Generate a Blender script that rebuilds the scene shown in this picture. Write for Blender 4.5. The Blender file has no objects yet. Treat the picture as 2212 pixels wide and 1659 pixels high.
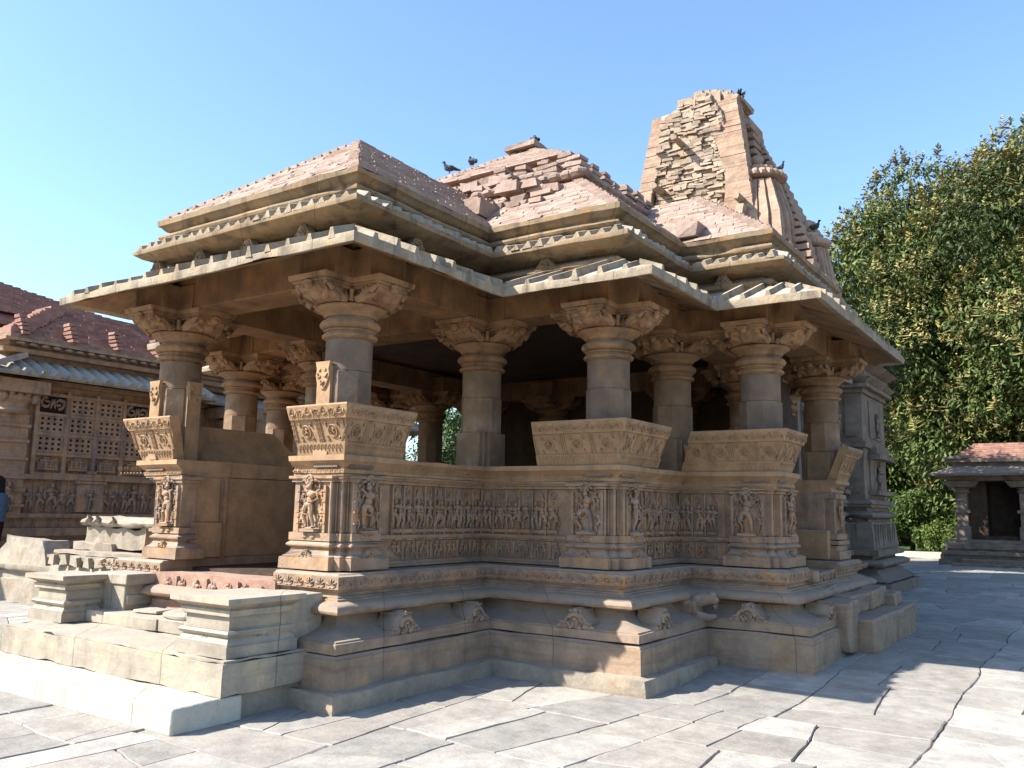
import bpy, bmesh, math, random
import numpy as np
from mathutils import Vector, Matrix, noise
R = math.radians
random.seed(7)
sc = bpy.context.scene
col = sc.collection

# ------------------------------------------------------------ camera
yaw, pitch, roll = R(34.2595), R(8.4063), R(1.0198)
F = Vector((-math.sin(yaw)*math.cos(pitch), math.cos(yaw)*math.cos(pitch), math.sin(pitch)))
Rt = Vector((math.cos(yaw), math.sin(yaw), 0)); Up = Rt.cross(F)
R2 = Rt*math.cos(roll)+Up*math.sin(roll); U2 = Up*math.cos(roll)-Rt*math.sin(roll)
cd = bpy.data.cameras.new('camera'); cam = bpy.data.objects.new('camera', cd); col.objects.link(cam)
cd.sensor_width = 36; cd.lens = 36*1852.55/2212; cd.clip_end = 2000; cd.clip_start = .05
M = Matrix((R2, U2, -F)).transposed().to_4x4(); M.translation = Vector((5.121, -5.0787, 1.6))
cam.matrix_world = M
sc.camera = cam

# ------------------------------------------------------------ light
SUN = Vector((-.83, -.87, 1)).normalized()
el = math.asin(SUN.z); az = math.atan2(SUN.x, SUN.y)
w = bpy.data.worlds.new('World'); sc.world = w; w.use_nodes = True
nt = w.node_tree; nt.nodes.clear()
sky = nt.nodes.new('ShaderNodeTexSky'); sky.sky_type = 'NISHITA'; sky.sun_disc = False
sky.sun_elevation = el; sky.sun_rotation = az; sky.air_density = 1.1; sky.dust_density = .9; sky.ozone_density = 1.5
bg = nt.nodes.new('ShaderNodeBackground'); bg.inputs[1].default_value = .118
ow = nt.nodes.new('ShaderNodeOutputWorld')
tn = nt.nodes.new('ShaderNodeMix'); tn.data_type = 'RGBA'; tn.blend_type = 'MULTIPLY'; tn.inputs[0].default_value = 1
tn.inputs[7].default_value = (.90, 1.03, 1.17, 1)          # overall white balance of the sky light
nt.links.new(sky.outputs[0], tn.inputs[6]); nt.links.new(tn.outputs[2], bg.inputs[0]); nt.links.new(bg.outputs[0], ow.inputs[0])
sl = bpy.data.lights.new('sun', 'SUN'); sl.energy = 5.0; sl.angle = R(.5); sl.color = (1, .955, .88)
so = bpy.data.objects.new('sun', sl); col.objects.link(so); so.rotation_euler = (-SUN).to_track_quat('-Z', 'Y').to_euler()
so.location = (0, 0, 30)
sc.view_settings.view_transform = 'Standard'; sc.view_settings.look = 'None'
sc.view_settings.exposure = 1.32; sc.view_settings.gamma = 1

# ------------------------------------------------------------ materials
def mat(name, c1, c2, c3=None, scale=1.6, rough=.9, bump=.25, fine=40, band=0, dust=None, dustamt=.6,
        stain=None, stainamt=.5, joint=None, attr=None, dark=None, spec=.25, layer=None, k=.58, warm=(1.10, .98, .93), var=.35):
    K = lambda c: tuple(x*k*w_ for x, w_ in zip(c, warm)) if c else c
    c1, c2, c3, dust, stain, dark, layer = map(K, (c1, c2, c3, dust, stain, dark, layer))
    m = bpy.data.materials.new(name); m.use_nodes = True
    if attr: m['attr'] = attr
    n = m.node_tree.nodes; L = m.node_tree.links
    b = n['Principled BSDF']; b.inputs['Roughness'].default_value = rough
    b.inputs['Specular IOR Level'].default_value = spec
    geo = n.new('ShaderNodeNewGeometry')
    def N(sc_, det=6, vec=None, rg=.6):
        t = n.new('ShaderNodeTexNoise'); t.inputs['Scale'].default_value = sc_; t.inputs['Detail'].default_value = det
        t.inputs['Roughness'].default_value = rg
        L.new(vec or geo.outputs['Position'], t.inputs['Vector']); return t.outputs['Fac']
    def mapping(s):
        t = n.new('ShaderNodeMapping'); t.inputs['Scale'].default_value = s
        L.new(geo.outputs['Position'], t.inputs['Vector']); return t.outputs[0]
    def ramp(v, a, c):
        t = n.new('ShaderNodeMapRange'); t.inputs['From Min'].default_value = a; t.inputs['From Max'].default_value = c
        t.interpolation_type = 'SMOOTHSTEP'
        L.new(v, t.inputs['Value']); return t.outputs[0]
    def mix(f, a, c, mode='MIX'):
        t = n.new('ShaderNodeMix'); t.data_type = 'RGBA'; t.blend_type = mode
        for i, v in ((0, f), (6, a), (7, c)):
            if isinstance(v, (int, float)): t.inputs[i].default_value = v
            elif isinstance(v, tuple): t.inputs[i].default_value = (*v, 1)
            else: L.new(v, t.inputs[i])
        return t.outputs[2]
    def mul(a, c):
        t = n.new('ShaderNodeMath'); t.operation = 'MULTIPLY'
        for i, v in ((0, a), (1, c)):
            if isinstance(v, (int, float)): t.inputs[i].default_value = v
            else: L.new(v, t.inputs[i])
        return t.outputs[0]
    c = mix(ramp(N(scale, 5), .35, .65), c1, c2)
    if c3: c = mix(ramp(N(scale*2.7+.3, 4), .5, .72), c, c3)
    if band:
        c = mix(mul(ramp(N(1, 5, mapping((.9, .9, 11))), .48, .66), band), c, dark or tuple(x*.6 for x in c1))
    if layer:
        c = mix(mul(ramp(N(1, 7, mapping((2.2, 2.2, 5))), .42, .6), .75), c, layer)
    if stain:
        c = mix(mul(ramp(N(1, 6, mapping((5, 5, 1.1))), .5, .68), stainamt), c, stain)
    if attr:
        a = n.new('ShaderNodeVertexColor'); a.layer_name = attr
        c = mix(1.0, c, a.outputs[0], 'MULTIPLY')
    if var:
        vr = n.new('ShaderNodeMapRange'); vr.inputs['From Min'].default_value = .3; vr.inputs['From Max'].default_value = .7
        vr.inputs['To Min'].default_value = 1-var; vr.inputs['To Max'].default_value = 1+var*.6
        L.new(N(scale*1.9+1.3, 9, None, .68), vr.inputs['Value'])
        cv = n.new('ShaderNodeCombineColor'); [L.new(vr.outputs[0], cv.inputs[q]) for q in range(3)]
        c = mix(1.0, c, cv.outputs[0], 'MULTIPLY')
    if dust:
        s = n.new('ShaderNodeSeparateXYZ'); L.new(geo.outputs['Normal'], s.inputs[0])
        c = mix(mul(mul(ramp(s.outputs[2], .25, .85), ramp(N(3.1, 5), .25, .5)), dustamt), c, dust)
    c = mix(mul(ramp(N(fine, 3), .45, .75), .35), c, tuple(x*.62 for x in c1))
    h = N(fine, 8, None, .7)
    h2 = N(fine*.17, 5)
    add = n.new('ShaderNodeMath'); add.operation = 'MULTIPLY_ADD'; add.inputs[1].default_value = 2.5
    L.new(h2, add.inputs[0]); L.new(h, add.inputs[2])
    hh = add.outputs[0]
    if joint:
        # block joints: a thin groove every `joint` metres along the wall
        s = n.new('ShaderNodeSeparateXYZ'); L.new(geo.outputs['Position'], s.inputs[0])
        sm = n.new('ShaderNodeMath'); sm.operation = 'ADD'; L.new(s.outputs[0], sm.inputs[0]); L.new(s.outputs[1], sm.inputs[1])
        cb = n.new('ShaderNodeCombineXYZ'); L.new(sm.outputs[0], cb.inputs[0]); L.new(s.outputs[2], cb.inputs[1])
        bt = n.new('ShaderNodeTexBrick'); L.new(cb.outputs[0], bt.inputs['Vector'])
        bt.inputs['Scale'].default_value = 1; bt.inputs['Mortar Size'].default_value = joint[2]
        bt.inputs['Brick Width'].default_value = joint[0]; bt.inputs['Row Height'].default_value = joint[1]
        bt.inputs['Mortar Smooth'].default_value = .3
        c = mix(mul(bt.outputs['Fac'], .65), c, tuple(x*.3 for x in c1))
        t = n.new('ShaderNodeMath'); t.operation = 'MULTIPLY_ADD'; t.inputs[1].default_value = -1.5
        L.new(bt.outputs['Fac'], t.inputs[0]); L.new(hh, t.inputs[2]); hh = t.outputs[0]
    bp = n.new('ShaderNodeBump'); bp.inputs['Strength'].default_value = bump; bp.inputs['Distance'].default_value = .02
    L.new(hh, bp.inputs['Height']); L.new(bp.outputs[0], b.inputs['Normal'])
    L.new(c, b.inputs['Base Color'])
    return m
TAN = (.40, .27, .145); GREY = (.34, .31, .27); OCH = (.46, .26, .10); BROWN = (.24, .135, .065)
M_base = mat('plinth_sandstone', k=.62, warm=(1.16, .99, .86), c1=(.44,.36,.27), c2=(.36,.31,.26), c3=(.47,.36,.22), band=.7, dark=(.27,.22,.19), dust=(.40,.38,.34), stain=(.24,.21,.19), stainamt=.35, joint=(1.15, 50, .006))
M_frieze = mat('frieze_sandstone', k=.72, c1=(.42,.30,.19), c2=(.36,.285,.21), c3=(.46,.28,.13), scale=2.2, band=.3, dust=(.42,.39,.34), stain=(.20,.165,.14), stainamt=.75, bump=.35, fine=60)
M_seat = mat('buff_sandstone', k=.70, c1=(.46,.315,.175), c2=(.43,.305,.185), c3=(.36,.27,.17), scale=1.5, stain=(.28,.21,.13), stainamt=.35, bump=.2, fine=55, dust=(.44,.36,.26), dustamt=.4)
M_shaft = mat('grey_shaft_stone', k=.62, warm=(1.18, .99, .84), c1=(.25,.215,.185), c2=(.21,.185,.165), c3=(.32,.23,.15), scale=1.1, bump=.3, fine=70, stain=(.36,.24,.13), stainamt=.5)
M_shaft2 = mat('brown_shaft_stone', (.35,.255,.16), (.31,.225,.145), (.38,.30,.22), scale=1.3, bump=.3, fine=60, stain=(.22,.17,.13), stainamt=.6)
M_cap = mat('capital_sandstone', k=.66, c1=(.41,.275,.15), c2=(.33,.225,.13), c3=(.44,.26,.12), scale=2.0, stain=(.13,.085,.055), stainamt=.75, bump=.4, fine=45, dust=(.4,.34,.25))
M_beam = mat('beam_sandstone', (.36,.235,.12), (.29,.19,.10), (.42,.24,.09), scale=1.3, stain=(.16,.10,.06), stainamt=.6, bump=.2, joint=(1.31, 60, .006))
M_inner = mat('shade_darkened_stone', (.10,.07,.05), (.075,.055,.04), (.12,.08,.05), stain=(.04,.03,.025), stainamt=.6)  # stone colour darkened so the interior looks unlit
M_eave = mat('eave_stone', k=.74, warm=(1.05, 1, .93), c1=(.40,.345,.265), c2=(.33,.28,.21), c3=(.45,.32,.17), scale=1.7, dust=(.47,.44,.385), dustamt=.8, stain=(.15,.12,.095), stainamt=.75, bump=.45, joint=(.97, 60, .006))
M_soffit = mat('soffit_stone', (.36,.25,.14), (.30,.20,.115), (.44,.24,.09), scale=1.3, stain=(.17,.11,.07), stainamt=.5, joint=(.97, 60, .008))
M_corn = mat('cornice_stone', k=.64, warm=(1.04, 1, .95), c1=(.39,.29,.18), c2=(.32,.25,.165), c3=(.45,.27,.12), scale=1.8, dust=(.47,.43,.37), dustamt=.8, stain=(.14,.10,.07), stainamt=.75, joint=(1.07, 60, .006))
M_brick = mat('roof_brick', k=.70, var=.3, warm=(1.0, 1, 1.0), c1=(.46,.325,.26), c2=(.43,.315,.25), c3=(.50,.385,.30), scale=2.4, bump=.45, fine=30, attr='tint', stain=(.30,.20,.15), stainamt=.4)
M_spire = mat('spire_brick', k=.80, warm=(1.0, 1, 1.02), c1=(.46,.32,.225), c2=(.41,.275,.19), c3=(.50,.37,.27), scale=1.1, bump=.5, fine=22, attr='tint', dust=(.46,.38,.3), dustamt=.3)
M_plaster = mat('weathered_spire_stone', k=.80, warm=(1.0, 1, 1.0), c1=(.46,.36,.265), c2=(.40,.30,.21), c3=(.42,.28,.19), scale=1.3, bump=.6, fine=18, stain=(.26,.2,.16), stainamt=.6)
M_redb = mat('red_brick', k=.74, var=.3, c1=(.36,.22,.175), c2=(.30,.18,.145), c3=(.40,.27,.215), scale=2.0, bump=.4, fine=30, attr='tint')
M_white = mat('white_marble', warm=(1,1,.95), c1=(.78,.74,.64), c2=(.72,.68,.58), c3=(.82,.78,.70), k=.56, scale=1.2, bump=.2, var=.2, fine=50, stain=(.5,.43,.33), stainamt=.55, rough=.7, joint=(1.35, 60, .007))
M_step = mat('pale_step_stone', k=.62, warm=(1.05, 1, .93), c1=(.55,.49,.40), c2=(.47,.42,.35), c3=(.58,.47,.32), scale=1.3, band=.55, dark=(.37,.33,.28), dust=(.55,.52,.46), bump=.25, joint=(1.27, 60, .007), stain=(.36,.30,.23), stainamt=.45)
M_ruin = mat('ruin_stone', k=.60, warm=(1.06, 1, .93), c1=(.48,.42,.34), c2=(.42,.38,.32), c3=(.50,.40,.28), scale=1.6, dust=(.52,.48,.42), bump=.45, fine=26, stain=(.33,.28,.22), stainamt=.4)
M_pink = mat('pink_carved_stone', (.50,.32,.24), (.45,.30,.23), (.50,.38,.30), scale=2, bump=.35, dust=(.55,.48,.40))
M_grey = mat('grey_shrine_stone', warm=(1.16, 1, .88), c1=(.31,.28,.24), c2=(.26,.235,.205), c3=(.35,.29,.23), scale=1.4, band=.3, dust=(.36,.34,.31), stain=(.17,.15,.135), stainamt=.7, bump=.4)
M_pave = mat('paving_stone', k=.57, var=.28, warm=(1.05,1,.93), c1=(.88,.86,.82), c2=(.78,.76,.73), c3=(.90,.84,.76), scale=1.9, bump=.3, fine=34, attr='tint', layer=(.66,.64,.62), stain=(.6,.58,.55), stainamt=.4)
M_soil = mat('joint_soil', (.30,.26,.21), (.22,.19,.15), bump=.5)
M_grass = mat('grass_green', warm=(1,1,1), c1=(.06,.14,.025), c2=(.09,.17,.03), c3=(.14,.13,.05), scale=3, bump=.3)
M_earth = mat('dry_earth', (.22,.17,.11), (.26,.20,.13), (.14,.13,.06), scale=1.2, bump=.4)
M_black = mat('painted_dark', (.02,.015,.012), (.03,.02,.015))
def leafmat(name, c1, c2, c3):
    m = mat(name, c1, c2, c3, scale=.8, rough=.6, bump=.0, fine=3, spec=.22, attr='tint', k=.8, warm=(1, 1, 1), var=0)
    return m
M_leaf = leafmat('mango_leaf', (.100,.135,.035), (.075,.11,.03), (.15,.165,.05))
M_leaf2 = leafmat('tree_leaf', (.10,.15,.035), (.07,.115,.028), (.14,.18,.05))
M_bloss = leafmat('mango_blossom', (.36,.30,.10), (.28,.27,.10), (.38,.28,.13))
M_bark = mat('bark', (.11,.08,.055), (.08,.06,.045), (.15,.12,.09), scale=4, bump=.6)
M_weed = mat('weed_leaf', (.05,.065,.035), (.04,.05,.03), (.07,.075,.05))
M_pig = mat('pigeon_feather', warm=(1,1,1), c1=(.09,.10,.12), c2=(.06,.065,.08), c3=(.15,.16,.18), scale=14, bump=.05)
M_hair = mat('black_hair', (.012,.010,.009), (.02,.016,.014)); M_skin = mat('skin', (.28,.15,.09), (.25,.13,.08), bump=.02)
M_denim = mat('blue_denim', (.10,.17,.27), (.13,.21,.32), (.07,.12,.2), scale=9); M_trous = mat('dark_trousers', (.018,.017,.02), (.025,.023,.026))
M_hill = mat('hill_scrub', warm=(1,1,1), c1=(.16,.18,.19), c2=(.13,.16,.17), c3=(.19,.20,.20), scale=.05, fine=.6, bump=.1)

# ------------------------------------------------------------ mesh helper
class MB:
    def __init__(s): s.v = []; s.f = []; s.t = []; s.cur = (1, 1, 1)
    def add(s, vs, fs):
        b = len(s.v); s.v.extend(vs); s.t.extend([s.cur]*len(vs)); s.f.extend([tuple(i+b for i in f) for f in fs])
    def box(s, x0, x1, y0, y1, z0, z1, j=0, fr=None):
        vs = [(x, y, z) for z in (z0, z1) for y in (y0, y1) for x in (x0, x1)]
        if j: vs = [tuple(c+random.uniform(-j, j) for c in v) for v in vs]
        if fr: vs = [fr(*v) for v in vs]
        s.add(vs, [(0,2,3,1),(4,5,7,6),(0,1,5,4),(1,3,7,5),(3,2,6,7),(2,0,4,6)])
    def hexa(s, vs): s.add(vs, [(0,2,3,1),(4,5,7,6),(0,1,5,4),(1,3,7,5),(3,2,6,7),(2,0,4,6)])
    def prism(s, pts, z0, z1, e0=0, e1=0, fr=None):
        n = len(pts)
        a = [(*p, z0) for p in off(pts, e0)] + [(*p, z1) for p in off(pts, e1)]
        if fr: a = [fr(*v) for v in a]
        s.add(a, [tuple(range(n))[::-1], tuple(range(n, 2*n))] + [(i, (i+1) % n, (i+1) % n+n, i+n) for i in range(n)])
    def lathe(s, cx, cy, prof, n=40, fn=None):
        b = []
        for r, z in prof:
            for k in range(n):
                a = 2*math.pi*(k+.5)/n; rr = r*(fn(a) if fn else 1)
                b.append((cx+rr*math.cos(a), cy+rr*math.sin(a), z))
        fs = [(i*n+k, i*n+(k+1) % n, (i+1)*n+(k+1) % n, (i+1)*n+k) for i in range(len(prof)-1) for k in range(n)]
        fs.append(tuple(range(n))[::-1]); fs.append(tuple((len(prof)-1)*n+k for k in range(n)))
        s.add(b, fs)
    def tube(s, pts, rs, n=6, cap=True):
        pts = [Vector(p) for p in pts]
        if isinstance(rs, (int, float)): rs = [rs]*len(pts)
        vs = []
        for i, p in enumerate(pts):
            d = (pts[min(i+1, len(pts)-1)]-pts[max(i-1, 0)])
            if d.length < 1e-9: d = Vector((0, 0, 1))
            d.normalize(); a = d.orthogonal().normalized() if abs(d.z) > .95 else d.cross(Vector((0, 0, 1))).normalized(); b = d.cross(a)
            for k in range(n):
                t = 2*math.pi*k/n; vs.append(tuple(p+(a*math.cos(t)+b*math.sin(t))*rs[i]))
        fs = [(i*n+k, i*n+(k+1) % n, (i+1)*n+(k+1) % n, (i+1)*n+k) for i in range(len(pts)-1) for k in range(n)]
        if cap: fs += [tuple(range(n))[::-1], tuple((len(pts)-1)*n+k for k in range(n))]
        s.add(vs, fs)
    def ell(s, fr, c, r, n=8, m=5):
        vs = [fr(c[0], c[1], c[2]-r[2])]
        for i in range(1, m):
            t = math.pi*i/m
            for k in range(n):
                a = 2*math.pi*k/n
                vs.append(fr(c[0]+r[0]*math.sin(t)*math.cos(a), c[1]+r[1]*math.sin(t)*math.sin(a), c[2]-r[2]*math.cos(t)))
        vs.append(fr(c[0], c[1], c[2]+r[2])); fs = []
        for k in range(n):
            fs.append((0, 1+(k+1) % n, 1+k)); e = len(vs)-1; q = 1+(m-2)*n
            fs.append((e, q+k, q+(k+1) % n))
            for i in range(m-2): fs.append((1+i*n+k, 1+i*n+(k+1) % n, 1+(i+1)*n+(k+1) % n, 1+(i+1)*n+k))
        s.add(vs, fs)
    def sweep(s, path, prof, closed_prof=True, closed_path=False, ends=(None, None)):
        """path: xy points, outward on the right-hand side; prof: (offset, z)"""
        n = len(path); rings = []
        for i, p in enumerate(path):
            p = Vector(p)
            nn = []
            if closed_path or i > 0:
                d = (p-Vector(path[i-1])).normalized(); nn.append(Vector((d.y, -d.x)))
            if closed_path or i < n-1:
                d = (Vector(path[(i+1) % n])-p).normalized(); nn.append(Vector((d.y, -d.x)))
            if len(nn) == 2 and (nn[0]-nn[1]).length < 1e-4: nn = nn[:1]
            if len(nn) == 2:
                m = (nn[0]+nn[1]); m = m/(m.dot(nn[0]))
            else: m = nn[0]
            ring = []
            for o, z in prof:
                q = p+m*o
                if not closed_path and i == 0 and ends[0]:
                    d = (Vector(path[1])-p).normalized(); q = q-d*ends[0](o, z)
                if not closed_path and i == n-1 and ends[1]:
                    d = (p-Vector(path[-2])).normalized(); q = q+d*ends[1](o, z)
                ring.append((q.x, q.y, z))
            rings.append(ring)
        k = len(prof); vs = [v for r in rings for v in r]; fs = []
        for i in range(n if closed_path else n-1):
            j = (i+1) % n
            for a in range(k if closed_prof else k-1):
                b = (a+1) % k
                fs.append((i*k+a, j*k+a, j*k+b, i*k+b))
        if not closed_path and closed_prof:
            fs.append(tuple(range(k))[::-1]); fs.append(tuple((n-1)*k+a for a in range(k)))
        s.add(vs, fs)
    def build(s, name, m, parent=None, sub=0, rough=0, rs=3.0, bev=0, smooth=False, angle=38, chip=0):
        me = bpy.data.meshes.new(name); me.from_pydata(s.v, [], s.f)
        use_t = bool(m.get('attr'))
        if use_t:
            a = me.color_attributes.new('tint', 'FLOAT_COLOR', 'POINT')
            a.data.foreach_set('color', np.array([(*t, 1) for t in s.t], dtype=np.float32).ravel())
        bm = bmesh.new(); bm.from_mesh(me)
        bmesh.ops.recalc_face_normals(bm, faces=bm.faces)
        if sub:
            for _ in range(6):
                es = [e for e in bm.edges if e.calc_length() > sub]
                if not es: break
                bmesh.ops.subdivide_edges(bm, edges=es, cuts=1, use_grid_fill=True)
            bmesh.ops.triangulate(bm, faces=[f for f in bm.faces if len(f.verts) > 4])
        if rough:
            bm.normal_update()
            for v in bm.verts:
                p = v.co
                d = noise.noise_vector(p*rs)*rough + noise.noise_vector(p*rs*4.3)*rough*.45
                if chip:
                    c = noise.noise(p*rs*1.3+Vector((9, 3, 1)))
                    if c > .15: d -= v.normal*(c-.15)*chip
                v.co = p+d
        bm.normal_update()
        for e in bm.edges:
            e.smooth = len(e.link_faces) == 2 and e.calc_face_angle(4) < R(angle)
        for f in bm.faces: f.smooth = True
        bm.to_mesh(me); bm.free()
        me.materials.append(m)
        o = bpy.data.objects.new(name, me); col.objects.link(o)
        if parent: o.parent = parent
        if bev:
            b = o.modifiers.new('bevel', 'BEVEL'); b.width = bev; b.segments = 2; b.limit_method = 'ANGLE'; b.angle_limit = R(50); b.harden_normals = False
        return o
def off(pts, e):
    if not e: return list(pts)
    n = len(pts); out = []
    A = sum(pts[i][0]*pts[(i+1) % n][1]-pts[(i+1) % n][0]*pts[i][1] for i in range(n))
    sg = 1 if A > 0 else -1
    for i in range(n):
        p = Vector(pts[i]); d0 = (p-Vector(pts[i-1])).normalized(); d1 = (Vector(pts[(i+1) % n])-p).normalized()
        n0 = Vector((d0.y, -d0.x)); n1 = Vector((d1.y, -d1.x)); m = n0+n1; m = m/max(m.dot(n0), .3) if m.length > .2 else n0
        q = p+m*e*sg; out.append((q.x, q.y))
    return out
def frame(o, u, wd):
    o = Vector(o); u = Vector(u); wd = Vector(wd)
    return lambda a, b, c: tuple(o+u*a+wd*b+Vector((0, 0, c)))
def thing(name, label, cat, loc=(0, 0, 0), group=None):
    e = bpy.data.objects.new(name, None); col.objects.link(e); e.location = loc; e.empty_display_size = .3
    e['label'] = label; e['category'] = cat
    if group: e['group'] = group
    return e
def tag(o, label, cat, group=None):
    o['label'] = label; o['category'] = cat
    if group: o['group'] = group
    return o
def struct(o): o['kind'] = 'structure'; return o
def copytree(o, parent=None, loc=None):
    c = o.copy(); col.objects.link(c)
    if parent: c.parent = parent
    if loc is not None: c.location = loc
    for ch in [x for x in col.objects if x.parent == o]: copytree(ch, c)
    return c

# ------------------------------------------------------------ plan
a1, a2, b0, b1, W, d, G = 1.6437, 2.7164, 2.1431, 3.7824, 3.9876, .6863, 3.9715
xc = -W/2; yc = b1+G/2
def mx(x): return -W-x
def my(y): return 2*yc-y
L0 = (-W, 0); P0 = (0, 0); Q0 = (0, b0); P1 = (a1, b0); Q1 = (a1, b1); P2 = (a2, b1)
P3 = (a2, my(b1)); Q3 = (a1, my(b1)); P4 = (a1, my(b0))
def mir(p): return (mx(p[0]), p[1])
OUT = [L0, P0, Q0, P1, Q1, P2, P3, Q3, P4, mir(P4), mir(Q3), mir(P3), mir(P2), mir(Q1), mir(P1), mir(Q0)]

temple = thing('temple', 'ornate tan sandstone temple with open pillared porch, brick roofs and ruined spire, filling the centre', 'temple', (xc, yc, 0))
def part(mb, name, m, **k):
    p = k.pop('parent', temple)
    o = mb.build(name, m, None, **k); o.parent = p
    o.matrix_parent_inverse = p.matrix_world.inverted() if p is not temple else Matrix.Translation(-temple.location)
    return o
def gz(x, y):
    t = max(0, min(1, (y-2.4)/2.8)); t2 = max(0, min(1, (x+1)/2.5)); return .10*t*t*(3-2*t)*t2

# ---- ornaments
def kudu(mb, fr, wdt, h, dep):
    """horseshoe niche motif, outline in (u,z), depth dep behind the face"""
    pts = [(-.5,0),(-.47,.13),(-.40,.16),(-.42,.30),(-.33,.28),(-.28,.40),(-.24,.52),(-.17,.66),(-.14,.80),(-.16,.92),(-.07,.90),(0,1.0),
           (.07,.90),(.16,.92),(.14,.80),(.17,.66),(.24,.52),(.28,.40),(.33,.28),(.42,.30),(.40,.16),(.47,.13),(.5,0)]
    n = len(pts)
    a = [fr(u*wdt, 0, z*h) for u, z in pts]+[fr(u*wdt, -dep, z*h) for u, z in pts]
    mb.add(a, [tuple(range(n)), tuple(range(n, 2*n))[::-1]]+[(i, i+n, (i+1) % n+n, (i+1) % n) for i in range(n)])
    r = .17*wdt
    mb.tube([fr(r*math.cos(t), .004, .30*h+r*math.sin(t)) for t in [R(-60+30*k) for k in range(11)]], .016*wdt/.3, 5)
    mb.tube([fr(r*.45*math.cos(t), .004, .27*h+r*.5*math.sin(t)) for t in [R(-30+40*k) for k in range(8)]], .012*wdt/.3, 5)
    for sg in (-1, 1):
        mb.tube([fr(sg*(.33*wdt-.07*wdt*math.cos(t)*(1-t/7)), .003, .17*h+.12*h*math.sin(t)*(1-t/7)) for t in [k*.7 for k in range(8)]], .009*wdt/.3, 4)
        mb.tube([fr(sg*.06*wdt, .003, .86*h), fr(sg*.1*wdt, .004, .78*h), fr(sg*.04*wdt, .003, .74*h)], .009*wdt/.3, 4)
def figure(mb, fr, H, seed, big=False, base=True):
    rn = random.Random(seed); s = rn.choice((-1, 1)); sw = s*.05*H; f0_ = fr; fr = lambda a, b, c: f0_(a*1.3, b*1.35, c)
    k = .92
    w_ = .022*H+.006
    if base:
        mb.ell(fr, (0, .04*H, -.02*H), (.20*H, .09*H, .035*H), 10, 4)
    hip = (sw, .06*H, .47*H); ch = (-sw*.4, .065*H, .70*H); hd = (sw*.5, .075*H, .865*H)
    for q in (-1, 1):
        bend = rn.uniform(.01, .07)*H*q+ (rn.choice((0, .08))*H*q)
        kn = (hip[0]+q*.06*H+bend*.6, .09*H, .26*H); ft = (hip[0]*.3+q*.07*H+bend*.2, .05*H, .02*H)
        hp = (hip[0]+q*.055*H, .06*H, .46*H)
        mb.tube([fr(*hp), fr((hp[0]+kn[0])/2, .075*H, .36*H), fr(*kn), fr((kn[0]+ft[0])/2, .06*H, .13*H), fr(*ft)], [.068*H, .062*H, .046*H, .042*H, .028*H], 7)
        mb.ell(fr, (ft[0]+q*.02*H, .08*H, .02*H), (.045*H, .05*H, .022*H), 6, 4)
    mb.ell(fr, hip, (.10*H, .065*H, .075*H)); mb.ell(fr, ((hip[0]+ch[0])/2, .06*H, .58*H), (.068*H, .055*H, .09*H)); mb.ell(fr, ch, (.105*H, .065*H, .085*H))
    mb.tube([fr(ch[0], ch[1], .76*H), fr(hd[0], hd[1], .82*H)], .035*H, 6)
    mb.ell(fr, hd, (.052*H, .052*H, .062*H)); mb.ell(fr, (hd[0], hd[1]-.01*H, .93*H), (.042*H, .04*H, .05*H), 7, 4)
    if big: mb.lathe_f = None; mb.tube([fr(hd[0], hd[1], .92*H), fr(hd[0], hd[1]-.01, .99*H)], [.045*H, .02*H], 7)
    for q in (-1, 1):
        sh = (ch[0]+q*.10*H, .06*H, .755*H); m = rn.randint(0, 2)
        if m == 0: e = (sh[0]+q*.06*H, .07*H, .62*H); h = (sh[0]-q*.02*H, .13*H, .55*H)
        elif m == 1: e = (sh[0]+q*.09*H, .06*H, .64*H); h = (sh[0]+q*.10*H, .07*H, .82*H)
        else: e = (sh[0]+q*.05*H, .06*H, .60*H); h = (sh[0]+q*.03*H, .07*H, .47*H)
        mb.tube([fr(*sh), fr(*e), fr(*h)], [.036*H, .029*H, .022*H], 6); mb.ell(fr, h, (.03*H, .03*H, .03*H), 6, 4)
        if big:
            mb.tube([fr(*sh), fr(sh[0]+q*.06*H, .04*H, .80*H), fr(sh[0]+q*.05*H, .04*H, .95*H)], [.028*H, .024*H, .02*H], 6)
            mb.ell(fr, (sh[0]+q*.05*H, .04*H, .98*H), (.035*H, .03*H, .035*H), 6, 4)
    if rn.random() < .5 or big:  # drapery loop
        mb.tube([fr(hip[0]-.1*H, .08*H, .45*H), fr(hip[0]-.06*H, .12*H, .30*H), fr(hip[0]+.04*H, .12*H, .27*H), fr(hip[0]+.1*H, .08*H, .44*H)], .014*H, 5)
def scroll(mb, fr_, L, z0, h, r=.006, pitch=.105, o=lambda z: 0, seed=1):
    rn = random.Random(seed); n = max(1, int(L/pitch)); p = L/n; r = r*1.25; fr = lambda a, b, c: fr_(a, b+.004, c)
    for i in range(n):
        c = (i+.5)*p; up = 1 if i % 2 else -1
        pts = []
        for k in range(11):
            t = k*.72; rr = .40*h*(1-k/12.5)
            z = z0+h/2-up*rr*math.cos(t)*1.0; pts.append(fr(c+rr*1.05*math.sin(t)*up, o(z)+.002, z))
        mb.tube(pts, [r*1.25]*5+[r]*5+[r*1.5], 4)
        for q in (-1, 1):
            zz = z0+h/2
            mb.tube([fr(c+q*p*.30, o(zz)+.002, zz+.36*h*q*up), fr(c+q*p*.45, o(zz)+.004, zz+.1*h), fr(c+q*p*.36, o(zz)+.002, zz-.3*h*q*up)], [r*.6, r*1.2, r*.5], 4)
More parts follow.
